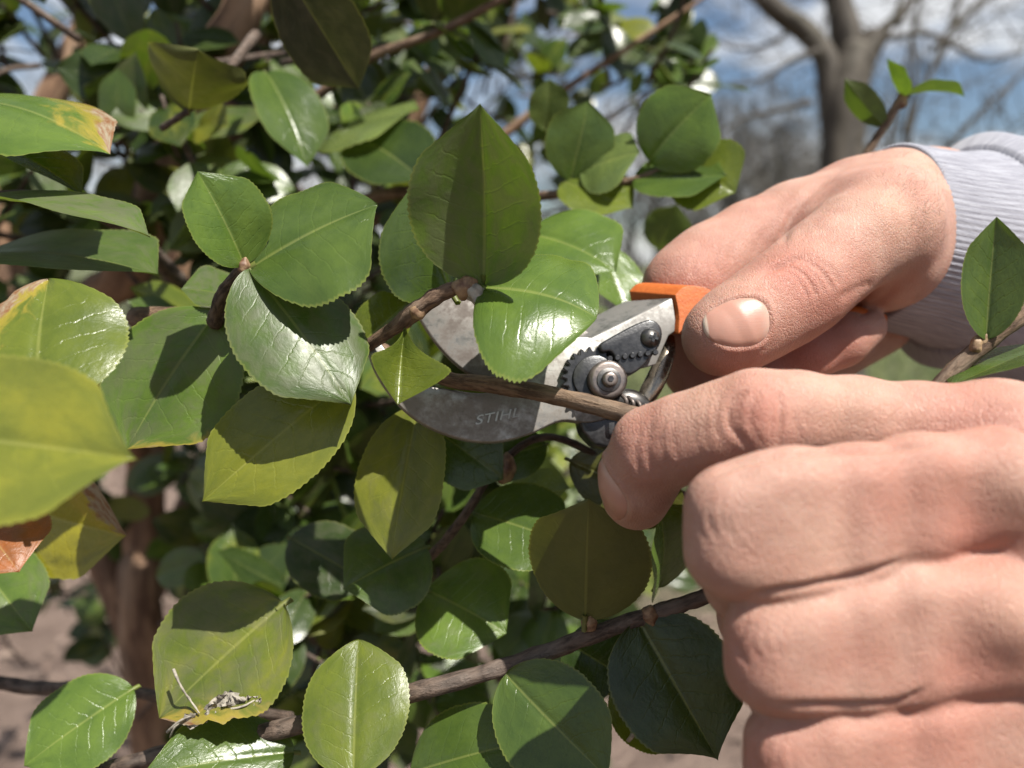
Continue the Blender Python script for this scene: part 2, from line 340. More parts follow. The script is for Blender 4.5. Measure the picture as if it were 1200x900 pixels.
def grass():
    v = []; f = []; rg = np.random.default_rng(5)
    for k in range(16000):
        y = rg.uniform(1.6, 9); x = rg.uniform(.1, .9) * y * 0.9 + .25
        if x + y < 2.8: continue
        h, w, a = rg.uniform(.03, .09), rg.uniform(.003, .006), rg.uniform(0, 6.28)
        dx, dy = math.cos(a) * w, math.sin(a) * w; lx, ly = rg.normal() * .03, rg.normal() * .03; b = len(v); z = 0.0
        v += [(x - dx, y - dy, z), (x + dx, y + dy, z), (x + dx * .7 + lx * .5, y + dy * .7 + ly * .5, z + h * .6), (x - dx * .7 + lx * .5, y - dy * .7 + ly * .5, z + h * .6), (x + lx * 1.6, y + ly * 1.6, z + h)]
        f += [(b, b+1, b+2, b+3), (b+3, b+2, b+4)]
    o = link('grass', mesh('grass', v, f), M_GRASS, smooth=False)
    o['kind'] = 'stuff'; o['label'] = 'patchy winter lawn beyond the mulch bed'; o['category'] = 'grass'
grass()

# ------------------------------------------------------------------ background tree and bare woodland
def bare_tree():
    D = 2.7
    base = C(988, 300, D); base[2] = 0
    t = thing('bare_tree', tuple(base), 'bare grey tree forking beyond the hand, one limb sawn to a stub', 'tree')
    P = lambda x, y, d=D: C(x, y, d)
    s = D / F
    g = Geo(); b2 = base.copy(); b2[2] = -0.05
    g.tube([b2, P(985, 420), P(986, 250), P(988, 170), P(990, 110), P(1002, 55)], [40*s, 28*s, 25*s, 24*s, 26*s, 20*s], 16, 8, .05, seed=1)
    g.build('trunk', M_TREE, t)
    def limb(pts, rad, nm='limb', d=D, seed=0, seg=10):
        g = Geo(); g.tube([P(*p) if len(p) == 3 else P(p[0], p[1], d) for p in pts], [r * s for r in rad], seg, 6, .05, seed=seed); return g.build(nm, M_TREE, t)
    limb([(985, 170), (974, 110), (968, 70), (945, 38), (915, 16), (880, -15), (820, -70)], [18, 16, 14, 13, 12, 11, 8], seed=2)
    limb([(998, 85), (992, 40), (982, 0), (968, -50), (950, -120)], [17, 17, 15, 13, 10], seed=3)
    st = limb([(1000, 90), (1014, 62), (1026, 42)], [19, 17, 15], 'sawn_stub', seed=4)
    limb([(992, 95), (1010, 65), (1030, 38), (1060, 10), (1100, -40)], [9, 8, 6, 5, 4], seed=5)
    rg = random.Random(4); k = 0
    spec = [((1035,45),(1090,40),(1150,70),(1200,60)), ((1030,60),(1048,20),(1060,-30),(1065,-90)), ((1050,30),(1075,-5),(1120,-40),(1150,-90)),
            ((1060,170),(1080,110),(1120,40),(1180,-40)), ((1040,180),(1055,100),(1075,20),(1085,-60)), ((1110,175),(1150,130),(1200,85),(1260,30)),
            ((1090,60),(1130,20),(1180,-20),(1230,-60)), ((960,60),(930,70),(890,95),(850,100)), ((930,30),(905,50),(870,58),(830,45)),
            ((1060,160),(1072,90),(1070,30),(1090,-30)), ((950,120),(915,128),(870,140),(840,160)), ((1130,-20),(1110,40),(1080,110),(1062,180))]
    for q in spec:
        dd = D * rg.uniform(.7, 1.15); g = Geo()
        g.tube([C(x, y, dd) for x, y in q], [rg.uniform(2.4, 4.2) * s, 2.8 * s, 2.0 * s, 1.2 * s], 6, 5, .04, seed=k); g.build('branch', M_TREE, t); k += 1
    g = Geo()
    for i in range(230):
        a = np.array([rg.uniform(860, 1260), rg.uniform(-20, 190)]); dr = np.array([rg.gauss(0, 60), rg.gauss(-45, 40)]); dd = D * rg.uniform(.9, 1.5)
        g.tube([C(*a, dd), C(*(a + dr * .5 + [rg.gauss(0, 6), rg.gauss(0, 6)]), dd), C(*(a + dr), dd)], [1.0 * s, .8 * s, .4 * s], 4, 3)
    o = g.build('twigs', M_TREE, t); o['kind'] = 'stuff'
bare_tree()
def woodland():
    g = Geo(); rg = random.Random(12); SA = []; SR = []
    def grow(p, d, r, l, lev):
        q = p + d * l; mid = (p + q) / 2 + np.array([rg.gauss(0, .05), rg.gauss(0, .05), rg.gauss(0, .03)]) * l
        SA.append((p, mid, q)); SR.append((r, r * .85, r * .65))
        if lev == 0: return
        for i in range(3 if lev > 2 else 4):
            nd = d + np.array([rg.gauss(0, .55), rg.gauss(0, .55), rg.gauss(.15, .3)]); nd = nd / math.sqrt(nd @ nd)
            grow(p + (q - p) * rg.uniform(.5, 1), nd, r * .55, l * rg.uniform(.55, .8), lev - 1)
    for i in range(140):
        y = rg.uniform(11, 24) if i < 86 else rg.uniform(7, 12); x = (rg.uniform(-.62, .8) if i % 2 else rg.uniform(.1, .45)) * y
        h = rg.uniform(1.3, 2.3) * (1.0 if x / y < .47 else .5) * (1 if i < 86 else .26)
        grow(np.array([x, y, 0.]), nrm([rg.gauss(0, .12), 0, 1]), .05 if i < 86 else .022, h, 4)
    g.sticks(SA, SR); o = g.build('woodland', M_WOOD); o['kind'] = 'stuff'; o['label'] = 'far grey thicket of bare winter trees along the horizon'; o['category'] = 'woodland'
woodland()
# ------------------------------------------------------------------ the shrub: leaf builder
def leaf_mesh(name, L, W, nu=46, nv=14, bend=0.2, fold=0.15, cup=0.0, wave=0.02, twist=0.0, teeth=22, tip=1.0, seed=0, pet=0.10, wide=0.5, bite=None):
    """one sheet: base at the origin, tip on +X, upper side +Z; chord length L exactly"""
    rg = np.random.default_rng(seed); ph = rg.uniform(0, 6.28, 6)
    u = np.linspace(0, 1, nu + 1); u = .45 * u + .55 * (1 - np.cos(math.pi * u)) / 2; tv = np.linspace(-1, 1, nv + 1); tv = np.sign(tv) * np.abs(tv) ** 1.25
    e = math.log(0.5) / math.log(wide)
    w = np.clip(1 - np.abs(2 * u ** e - 1) ** 2.15, 0, 1) ** 0.60
    w *= np.clip((1 - u) / .24, 1e-9, 1) ** min(.8, .12 + .42 * tip)
    w[-1] = 0.0; w[0] = 0.02
    V = []; UV = []
    ang = bend * (u - 0.0); dx = np.cos(ang); dz = -np.sin(ang); du = np.diff(u)
    cx = np.concatenate([[0], np.cumsum((dx[1:] + dx[:-1]) / 2 * du)]); cz = np.concatenate([[0], np.cumsum((dz[1:] + dz[:-1]) / 2 * du)])
    ch = math.hypot(cx[-1], cz[-1]); ca, sa = cx[-1] / ch, cz[-1] / ch
    for i in range(nu + 1):
        for s, j in zip(tv, range(nv + 1)):
            ww = w[i] * W / 2
            if teeth and abs(s) > .99:
                fr = (u[i] * teeth) % 1.0; ww *= 1 + 0.036 * (fr - .3) * (1 if .08 < u[i] < .97 else 0)
            if bite is not None:
                sgn, u0, uw, dep = bite
                if s * sgn > 0: ww *= 1 - dep * math.exp(-((u[i] - u0) / uw) ** 2) * (1 + .16 * math.sin(u[i] * 34 + ph[4]) + .10 * math.sin(u[i] * 61))
            y = s * ww; a = abs(s)
            z = fold * abs(y) + cup * y * y / (W / 2)
            z += wave * W * a * a * (math.sin(9 * u[i] + ph[0] + (1.7 if s > 0 else 0)) * .6 + math.sin(17 * u[i] + ph[1] + (2.3 if s > 0 else 0)) * .3)
            z += 0.006 * W * math.sin(6 * u[i] + ph[2]) * math.sin(5 * s + ph[3])
            z -= 0.018 * W * math.exp(-(y / (.028 * W)) ** 2) * (1 - .6 * u[i])
            tw = twist * (u[i] - .5); yy, zz = y * math.cos(tw) - z * math.sin(tw), y * math.sin(tw) + z * math.cos(tw)
            x0 = (cx[i] * ca + cz[i] * sa) * L / ch; z0 = (-cx[i] * sa + cz[i] * ca) * L / ch
            an = -ang[i] - math.atan2(sa, ca)
            V.append((x0 - math.sin(an) * zz, yy, z0 + math.cos(an) * zz)); UV.append((u[i], s * .5 + .5))
    m = nv + 1
    Fc = [(i * m + j, (i + 1) * m + j, (i + 1) * m + j + 1, i * m + j + 1) for i in range(nu) for j in range(nv)]
    if pet:                                  # petiole
        b = len(V); r = 0.017 * W + 0.0002; n5 = 5
        for k in range(4):
            t = k / 3; c = (0.06 * L - t * (pet * L + .06 * L), 0, -0.0006 - 0.10 * L * t * t * .35)
            for j in range(n5):
                th = 2 * math.pi * j / n5; V.append((c[0], c[1] + r * math.cos(th), c[2] + r * math.sin(th))); UV.append((0.02, .5))
        for k in range(3):
            for j in range(n5):
                j2 = (j + 1) % n5; Fc.append((b + k * n5 + j, b + k * n5 + j2, b + (k + 1) * n5 + j2, b + (k + 1) * n5 + j))
    return mesh(name, V, Fc, UV)
TINT = dict(g=(.066, .106, .024), b=(.088, .142, .027), y=(.155, .170, .028), d=(.034, .056, .016), p=(.115, .155, .05), o=(.36, .115, .026), n=(.07, .072, .018), k=(.03, .034, .022), v=(.11, .14, .022))
def style(o, tint, seed, soot=0., yellow=0., brown=0.):
    o['tint'] = [float(x) for x in (TINT[tint] if isinstance(tint, str) else tint)]; o['seed'] = float(seed); o['soot'] = float(soot); o['yellow'] = float(yellow); o['brown'] = float(brown)
def frame(B, T, n, under=False):
    x = nrm(T - B); n = np.asarray(n, float); z = nrm(n - x * (x @ n))
    if under: z = -z
    y = np.cross(z, x); M = Matrix.Identity(4)
    for i in range(3): M[i][0], M[i][1], M[i][2], M[i][3] = x[i], y[i], z[i], B[i]
    return M
shrub = thing('camellia_shrub', (-.28, .60, 0), 'leafy evergreen shrub with toothed glossy leaves, one twig clamped in the shears', 'shrub')
def branch(pts, radii, mat=M_TWIG, rough=.07, seg=12, seed=0, name='branch', sub=8):
    g = Geo(); P = [C(*p) for p in pts]; R = [r * p[2] / F for r, p in zip(radii, pts)]
    g.tube(P, R, seg, sub, rough, seed=seed); return g.build(name, mat, shrub)

BR = {}
# the twig in the shears runs from the left sprig through the jaws into the fist
BR['held'] = branch([(160, 372, .205), (262, 374, .186), (330, 392, .184), (440, 408, .183), (520, 443, .1785), (560, 449, .1755), (600, 454, .171), (650, 464, .166), (700, 476, .160), (760, 492, .152), (850, 520, .150), (960, 560, .150)],
                    [13, 12, 10, 8.5, 9, 10, 10.4, 10.8, 11, 11.4, 11, 10], seed=3, rough=.05, seg=18)
BR['left'] = branch([(252, 378, .180), (258, 350, .1735), (270, 330, .1705), (286, 312, .168)], [10, 7.5, 6.5, 6], M_TWIGD, seed=5)
BR['cent'] = branch([(400, 425, .181), (436, 402, .176), (462, 384, .170), (490, 362, .166), (520, 343, .164), (548, 334, .163)], [6, 7, 9, 11, 9, 8], M_TWIG, seed=6, rough=.10)
BR['low'] = branch([(80, 915, .195), (180, 887, .188), (340, 852, .180), (480, 813, .176), (600, 779, .175), (700, 742, .174), (770, 718, .173), (830, 698, .172), (930, 660, .172)],
                   [9, 10, 11, 10.5, 10.5, 10, 10, 9, 8], M_TWIGD, seed=8, rough=.09, seg=16)
BR['right'] = branch([(1010, 560, .165), (1070, 490, .164), (1105, 448, .163), (1145, 410, .162), (1200, 368, .161), (1290, 300, .160)], [10, 10, 10, 10.5, 10, 10], M_TWIG, seed=9)
BR['sprig'] = branch([(960, 330, .275), (1010, 195, .27), (1035, 150, .268), (1052, 122, .267), (1062, 108, .267)], [6, 5.5, 5, 5.5, 4], M_TWIG, seed=10)
BR['top'] = branch([(280, 300, .36), (430, 235, .30), (500, 226, .29), (600, 232, .28), (690, 222, .262), (745, 210, .256), (800, 190, .25)], [8, 8, 7, 6, 5, 4.5, 3], M_TWIG, seed=11)
BR['upleft'] = branch([(-90, 260, .2), (-30, 235, .19), (60, 232, .21), (150, 270, .25), (210, 330, .30)], [6, 6, 7, 9, 11], M_TWIGD, seed=12)
BR['topleft'] = branch([(190, 150, .25), (222, 128, .24), (260, 90, .27), (300, 40, .30)], [4, 4, 5, 6], M_TWIGD, seed=13)
BR['toptwig'] = branch([(350, 130, .34), (430, 70, .33), (520, 35, .32), (620, -20, .31)], [6, 6, 5, 5], M_TWIG, seed=14)
BR['mid'] = branch([(430, 700, .24), (500, 655, .215), (540, 610, .20), (585, 545, .197), (640, 512, .198), (715, 540, .20), (820, 590, .20), (900, 640, .2)], [6, 6, 5.5, 5, 4.5, 4.5, 5, 5], M_TWIGD, seed=15)
BR['leftlow'] = branch([(-60, 790, .25), (40, 806, .25), (120, 806, .24), (260, 830, .22), (340, 840, .20)], [8, 8, 7, 7, 6], M_TWIGD, seed=16)
BR['nearleft'] = branch([(-160, 560, .14), (-90, 520, .128), (-40, 470, .14), (-15, 440, .15)], [8, 8, 7, 6], M_TWIG, seed=17)

# (branch, base, tip, width px, normal hint in camera axes, look, extra)
LV = [
 ('left', (287, 311, .168), (231, 200, .160), 92, (.55, .25, .8), 'b', dict(bend=.35, fold=.35)),
 ('left', (290, 312, .168), (442, 238, .170), 128, (-.15, .75, .9), 'g', dict(bend=.25, fold=.1, cup=-.25)),
 ('left', (293, 314, .167), (412, 474, .160), 128, (.25, .62, .9), 'g', dict(bend=.3, fold=.05, cup=-.25, soot=.45)),
 ('cent', (566, 334, .163), (562, 122, .146), 146, (-.28, -.72, .75), 'b', dict(soot=.5, bend=-.35, fold=.32, cup=.2, tip=.9, wide=.46)),
 ('cent', (526, 344, .168), (496, 200, .190), 80, (-.5, -.3, .8), 'g', dict(bend=.3, fold=.2)),
 ('cent', (562, 334, .163), (700, 372, .158), 152, (.05, .72, .75), 'b', dict(bend=.75, fold=.04, cup=-.3, tip=.2, wide=.52)),
 ('cent', (476, 376, .167), (466, 474, .161), 84, (.35, .2, .9), 'v', dict(bend=-.5, fold=1.35, cup=0, tip=.2, wide=.80)),
 ('held', (252, 364, .182), (146, 528, .174), 146, (.1, .6, .85), 'b', dict(bend=.2, fold=.12, soot=.5, cup=-.2, brown=.1)),
 ('held', (410, 442, .171), (236, 588, .164), 122, (.12, .42, .9), 'y', dict(bend=.15, fold=.08, cup=-.1)),
 ('nearleft', (-120, 506, .117), (162, 538, .113), 160, (.05, .45, .9), 'y', dict(bend=.25, fold=.1, yellow=.3, tip=1.7, wide=.40)),
 ('nearleft', (42, 486, .140), (56, 326, .156), 138, (.1, .5, .85), 'v', dict(bend=.4, fold=.08, cup=-.25, tip=.2, brown=.34, bite=(1, .78, .16, .30))),
 ('upleft', (-60, 120, .19), (130, 180, .178), 78, (-.25, .8, .45), 'b', dict(bend=.75, fold=.05, cup=-.3, brown=.42)),
 ('upleft', (-40, 158, .19), (97, 228, .184), 40, (-.3, .9, .2), 'd', dict(bend=.5, fold=.2)),
 ('upleft', (-20, 232, .176), (176, 277, .168), 52, (-.1, .9, .25), 'b', dict(bend=.35, fold=.2, soot=.7)),
 ('upleft', (-30, 300, .20), (186, 322, .185), 84, (0, .85, .35), 'g', dict(bend=.45, fold=.12, soot=.4)),
 ('topleft', (222, 128, .24), (232, 58, .222), 84, (.05, -.8, .6), (.06, .066, .016), dict(soot=.3, bend=-.5, fold=.1, cup=.5, under=True, tip=.5, wave=.06)),
 ('topleft', (330, -40, .205), (420, 104, .240), 84, (.5, -.8, .6), 'k', dict(bend=.3, fold=.12, soot=.3)),
 ('topleft', (312, 84, .28), (360, 196, .27), 58, (.4, .4, .8), 'g', dict(bend=.6, fold=.3)),
 ('mid', (490, 476, .190), (459, 656, .181), 100, (-.35, .35, .9), 'y', dict(bend=.25, fold=.15, soot=.3)),
 ('mid', (500, 496, .196), (590, 562, .193), 84, (.1, .1, 1), 'g', dict(bend=.3, fold=.1)),
 ('mid', (500, 640, .200), (402, 690, .190), 108, (.1, .65, .8), 'g', dict(bend=.35, fold=.12, soot=.3, cup=-.2)),
 ('mid', (555, 600, .200), (672, 640, .190), 98, (0, .6, .85), 'g', dict(bend=.3, fold=.1)),
 ('mid', (500, 690, .203), (594, 742, .193), 116, (.1, .6, .8), 'b', dict(bend=.25, fold=.1, soot=.3)),
 ('low', (686, 726, .172), (690, 584, .157), 112, (-.2, -1, .5), 'n', dict(bend=-.1, fold=.08, cup=.2, under=True, wide=.45, soot=.2)),
 ('low', (748, 726, .172), (842, 892, .166), 142, (.15, -.25, .95), 'd', dict(bend=.15, fold=.1, tip=1.9, wide=.44)),
 ('low', (592, 790, .173), (712, 912, .160), 128, (-.3, .35, .9), 'g', dict(bend=.3, fold=.1, tip=.6)),
 ('low', (480, 905, .178), (622, 868, .170), 98, (0, .7, .8), 'g', dict(bend=.3, fold=.1)),
 ('low', (414, 912, .160), (420, 749, .178), 118, (-.05, .5, .9), 'v', dict(bend=.25, fold=.08, cup=-.15, tip=.4, soot=.25)),
 ('low', (332, 706, .186), (186, 842, .176), 158, (-.2, .45, .9), 'v', dict(bend=.2, fold=.1, brown=.22, soot=.5, yellow=.35, bite=(1, .75, .18, .3))),
 ('leftlow', (156, 806, .196), (28, 898, .184), 100, (.1, .55, .85), 'b', dict(bend=.3, fold=.12, cup=-.15)),
 ('low', (345, 880, .18), (166, 908, .168), 106, (0, .7, .75), 'g', dict(bend=.3, fold=.1, cup=-.2)),
 ('nearleft', (10, 590, .215), (148, 628, .205), 92, (.1, -.05, .95), 'n', dict(bend=.3, fold=.15, brown=.45, yellow=.8)),
 ('nearleft', (-40, 590, .16), (22, 670, .152), 96, (.3, .55, .7), (.27, .085, .022), dict(bend=.35, fold=.06, soot=.35, cup=-.2)),
 ('leftlow', (-30, 650, .21), (38, 740, .20), 84, (.3, .4, .9), 'b', dict(bend=.4, fold=.15, soot=.4)),
 ('low', (715, 812, .185), (808, 862, .178), 84, (.1, .5, .85), 'v', dict(bend=.2, fold=.1)),
 ('low', (772, 690, .185), (772, 590, .178), 64, (.7, .1, .6), 'b', dict(bend=.5, fold=.3)),
 ('low', (664, 752, .19), (736, 796, .186), 100, (.0, .05, 1), 'd', dict(bend=.2, fold=.1)),
 ('top', (668, 212, .262), (690, 118, .255), 80, (.15, .1, 1), 'g', dict(bend=.3, fold=.1)),
 ('top', (682, 200, .262), (750, 178, .250), 54, (.2, .47, .83), 'p', dict(bend=.3, fold=.1, cup=-.2)),
 ('top', (760, 190, .252), (834, 110, .24), 100, (.2, .47, .83), 'b', dict(bend=.55, fold=.15, cup=-.2)),
 ('top', (742, 208, .256), (852, 206, .24), 52, (.0, .5, .8), 'g', dict(bend=.15, fold=.1)),
 ('top', (800, 190, .25), (862, 226, .24), 82, (.2, -.2, .9), 'v', dict(bend=.35, fold=.1)),
 ('top', (660, 212, .262), (742, 244, .25), 52, (.2, .47, .83), 'v', dict(bend=.2, fold=.05)),
 ('top', (616, 272, .225), (722, 318, .21), 86, (.2, .47, .83), 'b', dict(bend=.6, fold=.2, cup=-.2)),
 ('top', (700, 285, .235), (734, 366, .225), 52, (.4, .3, .8), 'b', dict(bend=.2, fold=.1)),
 ('top', (770, 292, .32), (794, 240, .31), 52, (.2, .47, .83), 'p', dict(bend=.2, fold=.1)),
 ('top', (640, 152, .30), (644, 92, .29), 46, (.2, .47, .83), 'p', dict(bend=.2, fold=.1)),
 ('right', (1156, 398, .160), (1168, 254, .158), 66, (-.25, .1, .9), 'g', dict(bend=-.2, fold=.45, tip=.8)),
 ('right', (1250, 400, .160), (1112, 452, .157), 60, (-.05, 1, .02), 'g', dict(bend=.2, fold=.1)),
 ('sprig', (1036, 148, .268), (990, 92, .262), 30, (-.7, .7, .2), 'g', dict(bend=-.8, fold=.3)),
 ('sprig', (1058, 114, .267), (1040, 68, .262), 26, (.8, .5, .3), 'b', dict(bend=-.5, fold=.3)),
 ('sprig', (1062, 112, .267), (1130, 113, .262), 26, (.1, .9, .25), 'g', dict(bend=.8, fold=.3)),
 ('top', (378, 165, .315), (492, 128, .30), 70, (-.1, .85, .6), 'p', dict(bend=.4, fold=.1, cup=-.2)),
 ('top', (420, 160, .30), (500, 214, .28), 64, (.2, .2, .9), 'd', dict(bend=.4, fold=.15)),
 ('held', (288, 350, .196), (212, 338, .19), 56, (-.1, .8, .5), 'g', dict(bend=.3, fold=.1, soot=.5)),
 ('held', (418, 408, .19), (482, 350, .188), 60, (0, .5, .9), 'v', dict(bend=.2, fold=.1)),
 ('mid', (340, 630, .235), (440, 688, .225), 78, (.1, .4, .9), 'd', dict(bend=.3, fold=.1, soot=.4)),
 ('mid', (582, 592, .22), (668, 572, .21), 46, (0, .8, .5), 'p', dict(bend=.2, fold=.1)),
 ('mid', (668, 540, .20), (810, 602, .195), 84, (.1, .0, 1), 'n', dict(bend=.2, fold=.1)),
 ('mid', (640, 520, .205), (560, 545, .20), 60, (.1, .2, 1), 'g', dict(bend=.2, fold=.1)),
]
HERO_PX = []
for k, (br, B, T, wpx, n, tint, ex) in enumerate(LV):
    ex = dict(ex); b, t = C(*B), C(*T); st = {q: ex.pop(q) for q in ('soot', 'yellow', 'brown') if q in ex}; und = ex.pop('under', False)
    nw = cw(n); x = nrm(t - b); z = nrm(nw - x * (x @ nw)); view = nrm(LOC - (b + t) / 2)
    dm = (B[2] + T[2]) / 2; W = wpx * dm / F / max(.45, abs(z @ view))
    L = float(np.linalg.norm(t - b)); ex.setdefault('teeth', 24)
    me = leaf_mesh('leaf', L, W, nu=90 if dm < .21 else 44, nv=16, seed=k, pet=.05, **ex)
    o = link('leaf', me, M_LEAF); o.matrix_basis = frame(b, t, nw, und); adopt(o, BR[br])
    style(o, tint, (k * .37) % 1 * 5, **st)
for p, r, ax, s_ in (((546, 336, .1625), 13, (0.5, .3, .3), 1.25), ((492, 362, .1655), 10, (.4, .5, 0), 1.5), ((476, 378, .168), 7, (-.2, -.9, 0), 1.3), ((1144, 404, .161), 7, (.1, .9, .1), 1.7), ((1154, 396, .161), 6, (.5, .8, .1), 1.9),
                     ((1056, 118, .267), 7, (.2, .9, 0), 1.6), ((286, 311, .1675), 7, (.2, .9, .1), 1.3), ((690, 728, .1725), 9, (0, .9, .1), 1.4), ((762, 722, .172), 9, (.2, -.9, .1), 1.3), ((592, 548, .196), 12, (.2, .8, .2), 1.5)):
    blob('bud', C(*p), r * p[2] / F, M_BUD, BR['cent' if p[0] < 600 else 'low'], cw(ax), s_, .12, seed=int(p[0]))
blob('flower_scar', C(558, 346, .1615), 10 * .162 / F, M_HUSK, BR['cent'], cw((.3, -.8, .3)), 1.5, .22, seed=3)
def husk(name, lines, r, d, br):
    g = Geo()
    for i, ln in enumerate(lines): g.tube([C(x, y, d - .0012 * (j % 2)) for j, (x, y) in enumerate(ln)], [r * d / F * (1 - .6 * j / len(ln)) for j in range(len(ln))], 6, 4, .25, seed=i)
    g.build(name, M_HUSK if br == 'low' else M_BUD, BR[br])
husk('dried_stipule', [[(563, 350), (572, 362), (582, 370), (592, 374)], [(580, 368), (590, 378), (593, 380)], [(586, 371), (596, 370)]], 2.6, .160, 'cent')
husk('dried_stalk', [[(203, 784), (212, 804), (224, 822), (234, 836)], [(196, 858), (212, 844), (232, 836)], [(218, 840), (205, 852), (199, 864)], [(262, 832), (284, 828), (303, 818)]], 1.7, .1740, 'low')
def crumple(name, x0, x1, yc, hgt, d, br, seed):
    rg = np.random.default_rng(seed); nx, ny = 34, 9; V = []
    for i in range(nx + 1):
        u = i / nx; tw = 14 * math.sin(u * 5 + 1) * (1 - u) * .4
        for j in range(ny + 1):
            v = j / ny - .5; hh = hgt * (.35 + .65 * math.sin(math.pi * min(1, u * .9 + .1)) ** .6) * (1 + .3 * math.sin(u * 23))
            V.append(C(x0 + (x1 - x0) * u + rg.normal() * 1.3, yc - 22 * u + 6 * math.sin(u * 9) + v * hh + tw + rg.normal() * 1.3, d + .0006 * math.sin(17 * u + 5 * v) + .00028 * rg.normal()))
    m = ny + 1; f = [(i * m + j, (i + 1) * m + j, (i + 1) * m + j + 1, i * m + j + 1) for i in range(nx) for j in range(ny)]
    link(name, mesh(name, V, f), M_HUSK, BR[br])
crumple('dried_patch', 216, 306, 838, 18, .1735, 'low', 4)
husk('torn_petiole', [[(736, 868), (746, 856), (756, 848), (764, 846)], [(750, 852), (748, 846)]], 3, .177, 'low')

# the stems and the leaf mass behind
def stem(P, R, seed, name='stem'):
    g = Geo(); g.tube(P, R, 14, 8, .06, seed=seed); return g.build(name, M_STEM, shrub)
root = np.array([-.30, .62, -.03])
ST = [stem([root, C(172, 800, .62), C(168, 640, .62), C(176, 520, .60), C(200, 400, .57), C(230, 250, .55), C(300, 60, .55), C(330, -200, .5)], [.019, .017, .0155, .015, .014, .012, .010, .006], 1, 'trunk'),
      stem([C(176, 560, .61), C(110, 380, .45), C(150, 320, .40), C(195, 200, .37), C(240, 100, .36), C(285, 10, .35), C(330, -120, .36)], [.012, .011, .0105, .0105, .010, .0095, .007], 2),
      stem([C(172, 700, .62), C(260, 520, .66), C(380, 350, .66), C(480, 150, .62), C(560, -60, .6)], [.012, .011, .009, .007, .005], 3),
      stem([C(190, 450, .58), C(330, 300, .52), C(480, 240, .48), C(640, 120, .46), C(760, 40, .45), C(850, -20, .45)], [.009, .007, .0045, .0024, .0016, .001], 4),
      stem([C(165, 760, .62), C(60, 500, .62), C(10, 250, .6), C(100, 30, .6), C(140, -100, .6)], [.013, .012, .011, .010, .008], 5),
      stem([C(170, 780, .63), C(420, 700, .55), C(600, 640, .5), C(760, 600, .45), C(900, 640, .4)], [.009, .008, .006, .005, .004], 6)]
def clusters():
    rg = np.random.default_rng(21); out = []
    def put(n, fx, fy, fd, size=(.023, .037), keep=None):
        for _ in range(n):
            px, py, d = rg.uniform(*fx), rg.uniform(*fy), rg.uniform(*fd)
            if keep and not keep(px, py, d): continue
            out.append((C(px, py, d), size))
    lim = lambda px, py, d: px < 850 - .9 * max(0, py - 60)  if py < 300 else px < 700
    put(26, (-80, 330), (-60, 330), (.30, .46))
    put(60, (-250, 520), (-200, 420), (.42, .95)); put(60, (-200, 420), (-150, 420), (.7, 1.2)); put(22, (230, 640), (400, 760), (.5, .9))
    put(26, (330, 640), (-60, 330), (.32, .6), keep=lim)
    put(70, (540, 900), (-180, 110), (.38, .85), keep=lim); put(90, (-250, 800), (-750, -70), (.42, .95)); put(30, (420, 720), (-60, 240), (.5, .9)); put(70, (-200, 700), (-900, -90), (.25, .42)); put(60, (190, 720), (540, 920), (.42, .9)); put(40, (230, 620), (380, 700), (.28, .5)); put(26, (-80, 330), (-40, 400), (.30, .5)); put(20, (-60, 200), (560, 700), (.7, 1.2)); put(34, (225, 460), (540, 800), (.45, .85)); put(14, (20, 140), (580, 760), (.6, 1.0))  # groups high above the view are added, unseen, to shade the leaves behind
    put(34, (200, 640), (380, 700), (.26, .50), keep=lambda px, py, d: not (px < 330 and py > 560))
    put(26, (330, 760), (600, 900), (.24, .5), keep=lambda px, py, d: not (px > 640 and py > 800))
    put(16, (200, 420), (560, 700), (.34, .7))
    put(14, (-60, 330), (520, 700), (.45, .9), keep=lambda px, py, d: abs(px - 170) > 50 and py < 640)
    put(20, (350, 800), (350, 760), (.5, .9))
    return out
